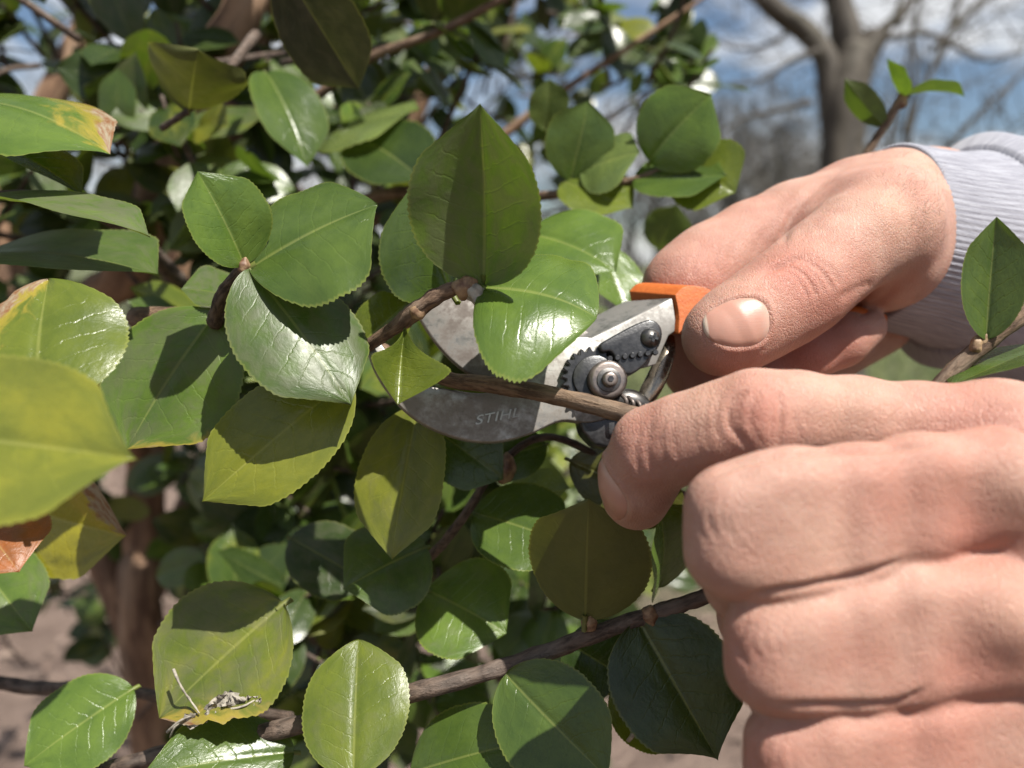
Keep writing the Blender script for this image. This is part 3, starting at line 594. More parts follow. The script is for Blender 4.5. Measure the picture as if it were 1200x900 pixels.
def leaf_mass():
    rg = np.random.default_rng(33); protos = []; HALF = nrm(SUN + cw((0, 0, 1)))
    for i in range(7):
        protos.append(leaf_mesh('leaf', .04, .0245 * rg.uniform(.9, 1.12), nu=12, nv=6, bend=rg.uniform(-.1, .7), fold=rg.uniform(.05, .35), cup=rg.uniform(-.3, .15), teeth=0, wave=.03, seed=50 + i, pet=.08, tip=rg.uniform(.3, 1.3)))
    items = []; tw = Geo()
    AX = np.array([-.30, .62])
    for c, (s0, s1) in clusters():
        ax = nrm(np.array([c[0] - AX[0], c[1] - AX[1] - .2, 0.10]) + rg.normal(size=3) * .25)
        tail = c - ax * rg.uniform(.05, .10) - np.array([0, 0, rg.uniform(.0, .03)])
        tw.tube([tail, (tail + c) / 2 + rg.normal(size=3) * .004, c], [.0016, .0013, .0008], 5, 3)
        for q in range(rg.integers(4, 7)):
            a = rg.uniform(0, 6.28); side = np.cross(ax, [0, 0, 1]); side = nrm(side + 1e-6); up = np.cross(side, ax)
            d = nrm(ax * rg.uniform(.1, .9) + side * math.cos(a) * 1.0 + up * math.sin(a) * 0.8 + np.array([0, 0, -.12]))
            b = c - ax * rg.uniform(0, .035); L = rg.uniform(s0, s1)
            n = nrm(np.array([0, 0, 1.0]) * rg.uniform(.1, 1.0) + ax * .3 + HALF * rg.uniform(0, 1.3) + rg.normal(size=3) * .35)
            M = frame(b, b + d * L, n) @ Matrix.Scale(L / .04, 4)
            r = rg.random(); tint = 'd' if r < .40 else 'g' if r < .75 else 'b' if r < .87 else 'v' if r < .96 else 'y'
            px, py, dd = PX(b + d * L * .5); vis = (-40 < px < 940 and -40 < py < 940)
            items.append((dd if vis else 9 + dd, M, int(rg.integers(0, 7)), TINT[tint], rg.uniform(0, 5), rg.choice([0, .2, .5]), rg.choice([0, 0, .3])))
    tw.build('twigs', M_TWIGD, shrub)['kind'] = 'stuff'
    items.sort(key=lambda q: q[0]); NP = 300 - len(LV)
    for dd, M, pi, ti, sd_, so, ye in items[:NP]:
        o = bpy.data.objects.new('leaf', protos[pi]); col.objects.link(o)
        if not protos[pi].materials: protos[pi].materials.append(M_LEAF); protos[pi].polygons.foreach_set('use_smooth', [True] * len(protos[pi].polygons))
        o.matrix_basis = M; adopt(o, shrub); style(o, ti, sd_, so, ye)
    V = []; Fc = []; UV = []; A = dict(tint=[], seed=[], soot=[], yellow=[], brown=[])
    pd = []
    for me in protos:
        v = np.empty(len(me.vertices) * 3, np.float32); me.vertices.foreach_get('co', v)
        uv = np.zeros((len(me.vertices), 2), np.float32)
        for l, q in zip(me.loops, me.uv_layers[0].data): uv[l.vertex_index] = q.uv
        pd.append((v.reshape(-1, 3), [tuple(p.vertices) for p in me.polygons], uv))
    base = 0
    for dd, M, pi, ti, sd_, so, ye in items[NP:]:
        v, f, uv = pd[pi]; m = np.array(M); V.append(v @ m[:3, :3].T + m[:3, 3]); Fc += [tuple(i + base for i in q) for q in f]; UV.append(uv); n = len(v); base += n
        A['tint'] += list(ti) * n
        for kk, val in (('seed', sd_), ('soot', so), ('yellow', ye), ('brown', 0.)): A[kk] += [val] * n
    if V:
        me = mesh('foliage', np.vstack(V), Fc, np.vstack(UV))
        for kk, val in A.items():
            at = me.attributes.new(kk, 'FLOAT_VECTOR' if kk == 'tint' else 'FLOAT', 'POINT'); at.data.foreach_set('vector' if kk == 'tint' else 'value', np.array(val, np.float32))
        o = link('foliage', me, M_LEAFG, shrub); o['kind'] = 'stuff'
    print('mass leaves', len(items))
leaf_mass()
# ------------------------------------------------------------------ pruning shears
SO = C(690, 450, .186); SN = nrm(cw((.12, .16, 1.0)))
SX = nrm(cw((1, 0, 0)) - SN * (cw((1, 0, 0)) @ SN)); SY = np.cross(SN, SX)
def PL(px, py, h=0.0):                       # picture position -> point on the shears' own plane, then h metres off it
    r = C(px, py, 1.0) - LOC; k = ((SO - LOC) @ SN) / (r @ SN); return LOC + r * k + SN * h
PS = .186 / F
shears = thing('pruning_shears', tuple(SO), 'steel bypass pruning shears with orange grip and black latch, biting a twig', 'pruning shears')
def prism(name, pts, h0, h1, mat, parent=None, back=(0, 0), bev=.0004, curve=0, seg=2, taper=None):
    P = np.asarray(pts, float)
    if curve:
        Q = np.vstack([P, P[:1]]); P = catmull(Q, curve)[:-1]
    bm = bmesh.new()
    fr = [bm.verts.new(PL(x, y, h1)) for x, y in P]
    off = SX * back[0] + SY * back[1]
    bk = [bm.verts.new(PL(x, y, h0) + off) for x, y in P]
    n = len(P); a = sum(P[i][0] * P[(i + 1) % n][1] - P[(i + 1) % n][0] * P[i][1] for i in range(n))
    if a > 0: fr.reverse(); bk.reverse()
    ff = bm.faces.new(fr); bm.faces.new(list(reversed(bk)))
    for i in range(n): bm.faces.new((fr[i], bk[i], bk[(i + 1) % n], fr[(i + 1) % n]))
    bmesh.ops.recalc_face_normals(bm, faces=bm.faces)
    if bev: bmesh.ops.bevel(bm, geom=[e for e in bm.edges if e in set(ff.edges)] if taper else [e for e in bm.edges if len(e.link_faces) == 2 and e.calc_face_angle(0) > .5], offset=bev, segments=seg, affect='EDGES', profile=.5, clamp_overlap=True)
    me = bpy.data.meshes.new(name); bm.to_mesh(me); bm.free()
    o = link(name, me, mat, parent or shears, smooth=True)
    try: me.set_sharp_from_angle(angle=math.radians(38))
    except Exception: pass
    return o
def disc(cx, cy, r, n=32, teeth=0, depth=.12):
    k = teeth * 4 if teeth else n
    return [(cx + r * (1 - (depth if teeth and (i % 4) in (2, 3) else 0)) * math.cos(2 * math.pi * i / k), cy + r * (1 - (depth if teeth and (i % 4) in (2, 3) else 0)) * math.sin(2 * math.pi * i / k)) for i in range(k)]
# cutting blade: convex ground edge on its left and lower side
blade = prism('cutting_blade', [(469, 309), (477, 345), (492, 373), (510, 400), (530, 422), (552, 438), (575, 445), (602, 442), (640, 452), (680, 478), (722, 460), (716, 415), (680, 380), (640, 352), (600, 335), (560, 326), (520, 330), (492, 322)], -.0032, -.0006, M_BLADE, curve=5, bev=.0012, seg=3, taper=True)
# hooked counter blade
hook = prism('hook_blade', [(430, 400), (432, 418), (441, 441), (458, 466), (481, 489), (510, 506), (548, 518), (586, 519), (622, 509), (655, 495), (690, 497), (722, 483), (728, 445), (712, 408), (676, 398), (640, 408), (620, 421), (602, 440), (588, 457), (560, 463), (522, 458), (496, 454), (480, 447), (466, 432), (452, 412), (441, 399)], -.0002, .0036, M_HOOK, curve=5, bev=.0011, seg=3, taper=True)
# lettering stamped in the hook
fc = bpy.data.curves.new('lettering', 'FONT'); fc.body = 'STIHL'; fc.size = 17 * PS; fc.extrude = .00022; fc.shear = .35; fc.space_character = 1.08; fc.offset = .00004
tmp = bpy.data.objects.new('lettering_curve', fc); col.objects.link(tmp); bpy.context.view_layer.update()
lm = bpy.data.meshes.new_from_object(tmp.evaluated_get(bpy.context.evaluated_depsgraph_get())); bpy.data.objects.remove(tmp)
fo = link('lettering', lm, M_LETTER, smooth=False)
b0 = PL(555, 500, .0037); b1 = PL(613, 489, .0037); xa = nrm(b1 - b0); ya = np.cross(SN, xa); Mx = Matrix.Identity(4)
for i in range(3): Mx[i][0], Mx[i][1], Mx[i][2], Mx[i][3] = xa[i] * 1.12, ya[i] * .85, SN[i], b0[i]
fo.matrix_basis = Mx; adopt(fo, hook)
# alloy handle with its sloping upper face, then the orange grip sleeve over it
BK = (-.0082, .0026)
prism('handle_body', [(676, 404), (690, 399), (735, 377), (783, 353), (787, 378), (786, 393), (779, 397), (764, 431), (745, 436), (720, 452), (690, 440)], -.010, .0036, M_ALU, back=BK, bev=.0005, seg=3)
gp = prism('grip', [(785, 351), (796, 341), (818, 342), (842, 354), (864, 376), (850, 402), (828, 396), (808, 386), (798, 393), (789, 396), (789.5, 375)], -.0095, .0042, M_ORANGE, back=(-.0078, .0046), bev=.0016, seg=2, curve=3)
sm_ = gp.modifiers.new('soften', 'SUBSURF'); sm_.levels = 2; sm_.render_levels = 2
g = Geo(); g.tube([C(838, 366, .197), C(880, 368, .204), C(940, 372, .209), C(1000, 374, .209), C(1036, 376, .209)], [22 * PS, 26 * PS, 26 * PS, 18 * PS, 9 * PS], 14, 6); g.build('grip_tail', M_ORANGE, shears)
# lower handle runs back into the palm
g = Geo(); g.tube([PL(690, 500, -.004), PL(735, 512, -.004), C(780, 508, .202), C(840, 500, .212), C(900, 500, .216), C(960, 500, .22)], [12 * PS, 14 * PS, 20 * PS, 24 * PS, 24 * PS, 18 * PS], 14, 6); g.build('lower_grip', M_ORANGE, shears)
prism('lower_tang', [(676, 490), (700, 482), (742, 494), (736, 520), (716, 527), (694, 523), (680, 508)], -.004, .0030, M_BLACK, bev=.0009, seg=3)
# toothed adjuster, latch plate, pivot nut and bolts
prism('adjuster_gear', disc(688, 447, 35, teeth=22, depth=.16), .0036, .0062, M_BLACK, bev=.0002, seg=1)
prism('gear_hub', disc(690, 448, 25, 40), .0062, .0070, M_BLACK, bev=.0003)
latch = prism('latch_plate', [(693, 411), (712, 400), (735, 388), (752, 383), (762, 389), (765, 400), (761, 414), (750, 428), (741, 438), (726, 446), (716, 436), (708, 420), (697, 420)], .0037, .0078, M_BLACK, curve=3, bev=.0009, seg=3)
for i in range(7):
    x, y = 694 + i * 8.5 + 3, 417 - i * 2.4 + 5
    prism('latch_tooth', disc(x + 8, y + 6 + i * 1.2, 3.6, 8), .0078, .0086, M_BLACK, latch, bev=.0002, seg=1)
nut = prism('pivot_nut', disc(702, 452, 22, 36), .0066, .0098, M_NUT, bev=.0011, seg=4)
prism('nut_recess', disc(702, 453, 13.5, 36), .0098, .0101, M_BOLT, nut, bev=.0002)
prism('pivot_bolt', disc(702, 453, 9, 28), .0100, .0117, M_NUT, nut, bev=.0010, seg=4)
prism('bolt_socket', disc(702, 453, 3.4, 6), .0117, .0119, M_BLACK, nut, bev=0)
scr = blob('latch_screw', PL(751, 404, .0080), 11.5 * PS, M_BOLT, shears, SN, .62)
for a in (.3, 1.87):
    c_, s_ = math.cos(a), math.sin(a); q = [(753 + c_ * 5 - s_ * 1.5, 405 + s_ * 5 + c_ * 1.5), (753 + c_ * 5 + s_ * 1.5, 405 + s_ * 5 - c_ * 1.5), (753 - c_ * 5 + s_ * 1.5, 405 - s_ * 5 - c_ * 1.5), (753 - c_ * 5 - s_ * 1.5, 405 - s_ * 5 + c_ * 1.5)]
    prism('screw_slot', q, .0086, .00955, M_BLACK, scr, bev=0)
# spring housing and bow
g = Geo(); g.tube([PL(706, 486, .003), PL(722, 472, .004), PL(742, 476, .004), PL(756, 490, .002)], [9 * PS, 13 * PS, 13 * PS, 8 * PS], 14, 6); g.build('spring_housing', M_BOLT, shears)
g = Geo()
for i in range(4): g.tube([PL(718 + i * 9, 468 + i * 2, .008 - i * .001), PL(722 + i * 9, 476 + i * 2, .0095 - i * .001), PL(722 + i * 9, 486 + i * 2, .008 - i * .001)], [2.4 * PS] * 3, 7, 4)
g.build('coil_spring', M_NUT, shears)
g = Geo(); g.tube([PL(788, 392, -.002), PL(783, 412, -.001), PL(771, 440, 0), PL(757, 466, 0), PL(744, 482, 0)], [6 * PS, 10 * PS, 12 * PS, 11 * PS, 7 * PS], 18, 6, flat=.7); g.build('spring_bow', M_CHROME, shears)
g = Geo(); g.tube([PL(792, 398, -.004), PL(788, 420, -.004), PL(778, 446, -.003), PL(764, 474, -.003)], [4 * PS, 5 * PS, 5 * PS, 4 * PS], 10, 6); g.build('bow_edge', M_BLACK, shears)
# ------------------------------------------------------------------ person: hands grown from a signed distance field
def rc(P, a, b, ra, rb, od, wa, wb):
    ba = b - a; t = np.clip(((P - a) @ ba) / (ba @ ba), 0, 1).astype(P.dtype)
    q = P - a - t[:, None] * ba
    if wa or wb:
        w = wa + (wb - wa) * t; q = q - np.clip(q @ od, -w, w)[:, None] * od
    return np.sqrt(np.einsum('ij,ij->i', q, q)) - (ra + (rb - ra) * t)
def smin(a, b, k):
    h = np.clip(.5 + .5 * (b - a) / k, 0, 1); return b * (1 - h) + a * h - k * h * (1 - h)
class Hand:
    def __init__(s): s.ch = []                # (list of (point, radius), own blend, blend into what came before)
    def chain(s, pts, k=.004, kj=.004, wide=0, wdir=(0, 1, 0)):
        s.ch.append(([(C(*q[:3]).astype(np.float32), np.float32(q[3] * q[2] / F)) for q in pts], k, kj, nrm(cw(wdir)).astype(np.float32), [np.float32((q[4] if len(q) > 4 else wide) * q[2] / F) for q in pts])); return s
    def f(s, P):
        P = P.astype(np.float32); D = None
        for pts, k, kj, od, ow in s.ch:
            e = None
            for (a, ra), (b, rb), wa, wb in zip(pts, pts[1:], ow, ow[1:]):
                q = rc(P, a, b, ra, rb, od, wa, wb); e = q if e is None else smin(e, q, k)
            D = e if D is None else smin(D, e, kj)
        return D
    def grad(s, P, h=.0004):
        G = np.stack([s.f(P + np.eye(3)[i] * h) - s.f(P - np.eye(3)[i] * h) for i in range(3)], 1); return G / (np.linalg.norm(G, axis=1)[:, None] + 1e-12)
    def surface(s, h, pad=.003):
        A = np.array([p for c in s.ch for p, r in c[0]]); R = np.array([r + w for c in s.ch for (p, r), w in zip(c[0], c[4])])
        lo = (A - R[:, None]).min(0) - pad; hi = (A + R[:, None]).max(0) + pad; K = 4
        nc = np.ceil((hi - lo) / (h * K)).astype(int) + 1
        ax = [lo[i] + np.arange(nc[i]) * h * K for i in range(3)]
        Gc = np.stack(np.meshgrid(*ax, indexing='ij'), -1).reshape(-1, 3); Fc_ = s.f(Gc).reshape(nc)
        Ff = np.repeat(np.repeat(np.repeat(Fc_, K, 0), K, 1), K, 2)
        idx = np.argwhere(np.abs(Ff) < h * K * 1.65); P = lo + idx * h
        out = np.empty(len(P), np.float32)
        for i in range(0, len(P), 400000): out[i:i + 400000] = s.f(P[i:i + 400000])
        Ff[idx[:, 0], idx[:, 1], idx[:, 2]] = out
        return surface_nets(Ff, lo, h)
def surface_nets(Fv, lo, h):
    S = Fv < 0; n = np.array(Fv.shape); cnt = np.zeros(n - 1, np.int8)
    offs = [(i, j, k) for i in (0, 1) for j in (0, 1) for k in (0, 1)]
    sl = lambda A, o: A[o[0]:o[0] + n[0] - 1, o[1]:o[1] + n[1] - 1, o[2]:o[2] + n[2] - 1]
    for o in offs: cnt += sl(S, o)
    act = np.argwhere((cnt > 0) & (cnt < 8)); vid = -np.ones(n - 1, np.int64); vid[tuple(act.T)] = np.arange(len(act))
    acc = np.zeros((len(act), 3)); num = np.zeros(len(act))
    for a in offs:
        for d in range(3):
            if a[d]: continue
            b = list(a); b[d] = 1
            fa = Fv[tuple((act + a).T)]; fb = Fv[tuple((act + b).T)]; m = (fa < 0) != (fb < 0)
            t = np.where(m, fa / np.where(m, fa - fb, 1), 0); p = np.repeat(np.array([a], float), len(act), 0); p[:, d] += t
            acc[m] += p[m]; num[m] += 1
    V = lo + (act + acc / num[:, None]) * h; Q = []
    for d in range(3):
        u, w = (d + 1) % 3, (d + 2) % 3
        A = [slice(None)] * 3; B = [slice(None)] * 3; A[d] = slice(0, -1); B[d] = slice(1, None)
        e = np.argwhere(S[tuple(A)] != S[tuple(B)]); e = e[(e[:, u] > 0) & (e[:, w] > 0) & (e[:, u] < n[u] - 1) & (e[:, w] < n[w] - 1)]
        sg = S[tuple(e.T)]; q = []
        for du, dw in ((1, 1), (0, 1), (0, 0), (1, 0)):
            c = e.copy(); c[:, u] -= du; c[:, w] -= dw; q.append(vid[tuple(c.T)])
        q = np.stack(q, 1); q[~sg] = q[~sg][:, ::-1]; Q.append(q)
    return V, np.vstack(Q)
def relax(V, Q, it=2, lam=.5):
    E = np.vstack([Q[:, [0, 1]], Q[:, [1, 2]], Q[:, [2, 3]], Q[:, [3, 0]]])
    for _ in range(it):
        s_ = np.zeros_like(V); c_ = np.zeros(len(V))
        for k in range(3): s_[:, k] = np.bincount(E[:, 0], V[E[:, 1], k], len(V)) + np.bincount(E[:, 1], V[E[:, 0], k], len(V))
        c_ = np.bincount(E[:, 0], minlength=len(V)) + np.bincount(E[:, 1], minlength=len(V)); V = V + lam * (s_ / c_[:, None] - V)
    return V
def poly_dist(px, py, L):
    d = np.full(len(px), 1e9); tt = np.zeros(len(px))
    n = len(L) - 1
    for i, ((x0, y0), (x1, y1)) in enumerate(zip(L, L[1:])):
        vx, vy = x1 - x0, y1 - y0; t = np.clip(((px - x0) * vx + (py - y0) * vy) / (vx * vx + vy * vy), 0, 1)
        q = np.hypot(px - x0 - t * vx, py - y0 - t * vy); m = q < d; d = np.where(m, q, d); tt = np.where(m, (i + t) / n, tt)
    return d, tt
def grow(H, name, parent, h, creases, reds, pales, bumps=(), nails=(), wmin=3.4):
    V, Q = H.surface(h); V = relax(V, Q, 3); Nn = H.grad(V)
    px, py, dd = PX(V); view = LOC - V; view /= np.linalg.norm(view, axis=1)[:, None]; face = np.clip(np.einsum('ij,ij->i', Nn, view) * 3, 0, 1)
    disp = np.zeros(len(V))
    for L, dep, w in creases:                 # skin folds: (line, depth mm, half width px)
        L = catmull(np.array(L, float), 4) if len(L) > 2 else L
        La = np.array(L); w = max(w, wmin); mk = np.where((px > La[:, 0].min() - 6 * w) & (px < La[:, 0].max() + 6 * w) & (py > La[:, 1].min() - 6 * w) & (py < La[:, 1].max() + 6 * w) & (face > 0))[0]
        if not len(mk): continue
        d, t = poly_dist(px[mk], py[mk], L); fade = np.clip(np.minimum(t, 1 - t) * 5 + .12, 0, 1)
        disp[mk] -= face[mk] * fade * dep * .001 * (np.exp(-(d / w) ** 2) - .16 * np.exp(-((d - 2.2 * w) / (1.3 * w)) ** 2))
    for (x, y, d0), r, amp in bumps:
        disp += amp * .001 * np.exp(-((V - C(x, y, d0)) ** 2).sum(1) / (r * d0 / F) ** 2)
    for nc, nax, nno, nL, nsp in nails:       # bed and fold round each nail
        u, s, rho = nail_coords(V, nc, nax, nno, nL, nsp); on = np.clip(np.einsum('ij,j->i', Nn, nno) * 4 + .8, 0, 1)
        disp += on * (-.00045 * np.clip((1.0 - rho) / .12, 0, 1) * (np.abs(u) < 1.2) + .00026 * np.exp(-((rho - 1.10) / .10) ** 2) * np.clip((.75 - u) * 3, 0, 1))
    rg = np.random.default_rng(2)
    for fq, am in ((260, .00005), (520, .00003)):
        K = rg.normal(size=(6, 3)) * fq; ph = rg.uniform(0, 6.28, 6); disp += am * np.sin(V @ K.T + ph).mean(1) * 2
    V = V + Nn * disp[:, None]
    me = bpy.data.meshes.new(name)
    me.vertices.add(len(V)); me.vertices.foreach_set('co', V.astype(np.float32).ravel())
    me.loops.add(Q.size); me.loops.foreach_set('vertex_index', Q.astype(np.int32).ravel())
    me.polygons.add(len(Q)); me.polygons.foreach_set('loop_start', np.arange(0, Q.size, 4, dtype=np.int32)); me.update(calc_edges=True); me.validate()
    for an, lst in (('red', reds), ('pale', pales)):
        val = np.zeros(len(V))
        for (x, y, d0), r, amp in lst: val += amp * np.exp(-((V - C(x, y, d0)) ** 2).sum(1) / (r * d0 / F) ** 2)
        at = me.attributes.new(an, 'FLOAT', 'POINT'); at.data.foreach_set('value', np.clip(val, 0, 1).astype(np.float32))
    print(name, len(V)); return link(name, me, M_SKIN, parent)
def nail_frame(c, ax, nor, L, spread):
    ax = nrm(ax); nor = nrm(nor - ax * (ax @ nor)); return c, ax, nor, L, spread
def nail_coords(V, c, ax, nor, L, spread):
    b = np.cross(ax, nor); q = V - c; u = (q @ ax) / (L / 2); s = np.arctan2(q @ b, q @ nor) / spread
    return u, s, (np.abs(u) ** 2.7 + np.abs(s) ** 2.7) ** (1 / 2.7)
def nail(H, parent, fr, name='nail'):
    """plate following the finger: polar grid on a superellipse, sunk under the folds, free at the tip"""
    c, ax, nor, L, spread = fr; b = np.cross(ax, nor); nr, na = 12, 56; P = []; UV = []; DR = []; RH = []
    for i in range(nr + 1):
        rho = i / nr
        for j in range(na):
            ph = 2 * math.pi * j / na; cu, su = math.cos(ph), math.sin(ph); k = rho / (abs(cu) ** 2.7 + abs(su) ** 2.7) ** (1 / 2.7)
            u, s = cu * k, su * k; th = s * spread; DR.append(nor * math.cos(th) + b * math.sin(th)); P.append(c + ax * u * L / 2); UV.append((u * .5 + .5, s * .5 + .5)); RH.append(rho)
    P = np.array(P); DR = np.array(DR); T = np.full(len(P), .016); RH = np.array(RH); uv = np.array(UV)
    for _ in range(50): T = T - H.f(P + DR * T[:, None]) * .9
    free = np.clip((uv[:, 0] - .80) / .12, 0, 1)
    off = .00012 - .00042 * np.clip((RH - .72) / .28, 0, 1) ** 2 * (1 - free) + .00012 * free
    V = P + DR * (T + off)[:, None]; bot = V - DR * .0006; k = len(V)
    Fc = [(i * na + j, i * na + (j + 1) % na, (i + 1) * na + (j + 1) % na, (i + 1) * na + j) for i in range(nr) for j in range(na)]
    Fb = [tuple(q + k for q in reversed(f)) for f in Fc]; Fr = [(nr * na + j, nr * na + (j + 1) % na, nr * na + (j + 1) % na + k, nr * na + j + k) for j in range(na)]
    me = mesh(name, np.vstack([V, bot]), Fc + Fb + Fr, UV + UV)
    bm = bmesh.new(); bm.from_mesh(me); bmesh.ops.remove_doubles(bm, verts=bm.verts, dist=1e-6); bmesh.ops.recalc_face_normals(bm, faces=bm.faces); bm.to_mesh(me); bm.free()
    return link(name, me, M_NAIL, parent)

person = thing('person', tuple(C(1500, 700, .3) * np.array([1, 1, 0])), 'person in grey marl sweatshirt steadying a twig and squeezing pruning shears', 'person')
# --- the fist that steadies the twig
HL = Hand()
HL.chain([(1180, 520, .138, 70), (1300, 560, .146, 78), (1500, 660, .170, 76)], .010, .012)
HL.chain([(1195, 610, .130, 78), (1320, 640, .140, 82), (1510, 700, .170, 78)], .010, .014)
HL.chain([(1200, 750, .128, 78), (1330, 750, .140, 82), (1520, 740, .170, 76)], .010, .014)
HL.chain([(1190, 885, .132, 70), (1330, 850, .143, 76), (1520, 780, .170, 72)], .010, .014)
HL.chain([(1470, 700, .165, 92), (1560, 715, .176, 86), (1640, 725, .186, 86)], .012, .02)
HL.chain([(1230, 700, .158, 90), (1420, 700, .172, 95)], .010, .016)                                                   # palm
HL.chain([(1150, 517, .1385, 60), (1080, 505, .1395, 50), (1000, 495, .140, 47), (930, 490, .140, 48), (885, 491, .1395, 51), (840, 503, .142, 47), (800, 514, .145, 45), (764, 528, .149, 45), (748, 560, .1535, 43), (746, 578, .157, 38)], .0025, .006, wide=5)   # index
HL.chain([(1160, 574, .1262, 44, 28), (1075, 584, .1247, 42, 31), (1000, 602, .1236, 41, 39), (930, 614, .1225, 42, 46), (893, 619, .1226, 46, 37), (856, 622, .1236, 49, 24), (872, 655, .136, 44, 26), (886, 690, .150, 40, 34), (940, 710, .160, 34, 34), (1010, 700, .163, 30, 30)], .0032, .0008)   # middle
HL.chain([(1170, 728, .1242, 45, 42), (1060, 739, .1231, 42, 43), (1000, 750, .1222, 41, 38), (940, 759, .1215, 43, 29), (903, 761, .1223, 48, 18), (922, 790, .135, 42, 22), (935, 812, .148, 36, 30), (1000, 825, .158, 32, 30), (1050, 800, .161, 30, 26)], .0032, .0008)   # ring
HL.chain([(1170, 866, .1258, 44, 42), (1085, 882, .1245, 41, 42), (1010, 890, .1234, 40, 37), (965, 892, .1228, 41, 33), (923, 894, .1240, 45, 20), (938, 920, .137, 36, 30), (950, 940, .15, 34, 30), (1020, 940, .158, 30, 26)], .0032, .0008)   # little
HL.chain([(1330, 700, .170, 78), (1180, 640, .185, 66), (1050, 570, .188, 56), (960, 530, .180, 54), (890, 517, .170, 50), (835, 512, .1645, 40)], .006, .010)   # thumb behind
R_ = lambda x, y: (x, y)
cre = []
for dx, dep, w in ((0, .36, 3.6), (9, .15, 3.2), (28, .16, 3.2), (46, .22, 3.2), (56, .38, 3.4)):       # index middle joint
    k = (dx - 28) / 28.; cre.append(([(866 + dx - k * 10, 452 + abs(k) * 4), (853 + dx + 8 * (k > 0) - 3 * k, 475), (853 + dx + 8 * (k > 0) - 3 * k, 500), (866 + dx - k * 12, 524)], dep, w))
for x, y0, y1, dep in ((777, 478, 552, .07), (790, 470, 545, .09), (815, 466, 535, .06), (826, 460, 530, .10), (841, 456, 526, .08), (760, 487, 560, .12), (747, 497, 565, .14), (931, 452, 515, .12), (944, 452, 508, .06)):
    cre.append(([(x + 6, y0), (x - 2, (y0 + y1) / 2), (x + 7, y1)], dep, 2.8))
cre += [([(868, 702), (905, 693), (950, 686), (1021, 670), (1062, 655)], .8, 4), ([(905, 826), (979, 826), (1053, 823), (1088, 806)], .8, 4), ([(826, 562), (860, 545), (910, 534), (980, 529), (1060, 524), (1100, 516)], .7, 4)]
rgc = random.Random(9)
for i in range(15):                         # fine slanting folds over the big knuckle
    x = 1050 + i * 10; cre.append(([(x + 26, 462 + i * 1.2), (x + 6, 482 + i), (x - 12, 502)], .10 + .05 * rgc.random(), 2.6))
rgk = random.Random(4)
for (cx, cy, hh) in ((832, 608, 46), (870, 752, 38), (888, 888, 38)):     # middle joints of the curled fingers
    for dx, dep in ((0, .30), (9, .12), (15, .20), (27, .10), (-8, .10), (43, .07)):
        a, b, c = (rgk.uniform(.45, 1.0) for _ in range(3)); jx = rgk.uniform(-3, 3)
        cre.append(([(cx + dx + 7 + jx, cy - hh * a), (cx + dx - 3, cy - hh * .25 * b), (cx + dx - 2 - jx, cy + hh * .2), (cx + dx + 9, cy + hh * .85 * c)], dep * rgk.uniform(.6, 1.15), 3.4))
for i in range(9): cre.append(([(1075 + i * 9, 585 + i * 3), (1068 + i * 9, 612 + i * 4), (1080 + i * 8, 636 + i * 3)], .08, 2.6))
for i in range(6): cre.append(([(1075 + i * 11, 700 + i * 5), (1070 + i * 10, 735 + i * 5), (1078 + i * 10, 770 + i * 3)], .07, 2.8))
reds = [((890, 480, .132), 42, .75), ((760, 540, .145), 40, .45), ((840, 610, .125), 48, .55), ((1010, 570, .120), 60, .45), ((870, 755, .12), 48, .55), ((990, 760, .118), 50, .35), ((1150, 780, .118), 70, .65), ((1080, 870, .12), 70, .5), ((1180, 650, .118), 60, .5), ((1150, 480, .128), 70, .6), ((890, 890, .12), 45, .5), ((1120, 620, .12), 45, .5)]
pales = [((1000, 480, .132), 60, .4), ((830, 480, .138), 40, .55), ((1190, 575, .12), 40, .4), ((1190, 720, .115), 50, .45), ((950, 640, .119), 50, .3), ((900, 700, .118), 40, .25), ((735, 575, .15), 25, .5)]
bmp = [((1205, 572, .119), 50, 3.6), ((1202, 736, .116), 54, 4.0), ((1125, 600, .120), 48, -.6), ((1160, 655, .119), 46, -.6), ((1135, 770, .118), 52, -.7), ((1190, 470, .125), 50, .8)]
a_, b_ = C(762, 533, .150), C(746, 580, .158)
nl = nail_frame(C(749, 568, .155), b_ - a_, cw((-.93, -.10, .34)), .0115, .85)
hl = grow(HL, 'hand', person, .00048, cre, reds, pales, bmp, [nl], 3.8)
hl['label'] = 'bare hand closed in a fist, index finger and thumb pinching the twig'
nail(HL, hl, nl)

# --- the hand that squeezes the shears
HR = Hand()
HR.chain([(1004, 262, .224, 52), (1045, 243, .226, 50), (1085, 248, .231, 56), (1150, 275, .243, 64), (1250, 310, .265, 70)], .012, .012)     # index metacarpal, wrist, forearm
HR.chain([(1000, 320, .232, 58), (1050, 295, .228, 60), (1085, 270, .234, 58)], .012, .016)                                                # palm
HR.chain([(1040, 302, .208, 58), (1034, 262, .202, 54), (1052, 246, .214, 48)], .010, .014)                                                   # ball of the thumb
HR.chain([(990, 240, .224, 46), (930, 262, .219, 44), (880, 285, .215, 44), (835, 312, .211, 46), (806, 338, .208, 47), (812, 385, .208, 42), (824, 430, .208, 40), (850, 462, .205, 36), (900, 470, .2, 32)], .006, .008)   # index finger
HR.chain([(1000, 330, .236, 50), (900, 360, .235, 44), (850, 400, .228, 42), (842, 440, .218, 40), (880, 444, .209, 34), (940, 415, .207, 31), (985, 398, .208, 28), (1016, 384, .209, 22)], .005, .003)   # middle finger
HR.chain([(1020, 370, .245, 50), (930, 430, .245, 42), (880, 490, .235, 40), (900, 520, .218, 36), (960, 510, .210, 32), (1000, 490, .21, 26)], .005, .003)      # ring finger
HR.chain([(950, 268, .210, 30), (985, 262, .210, 36)], .006, .010)                                                                            # web
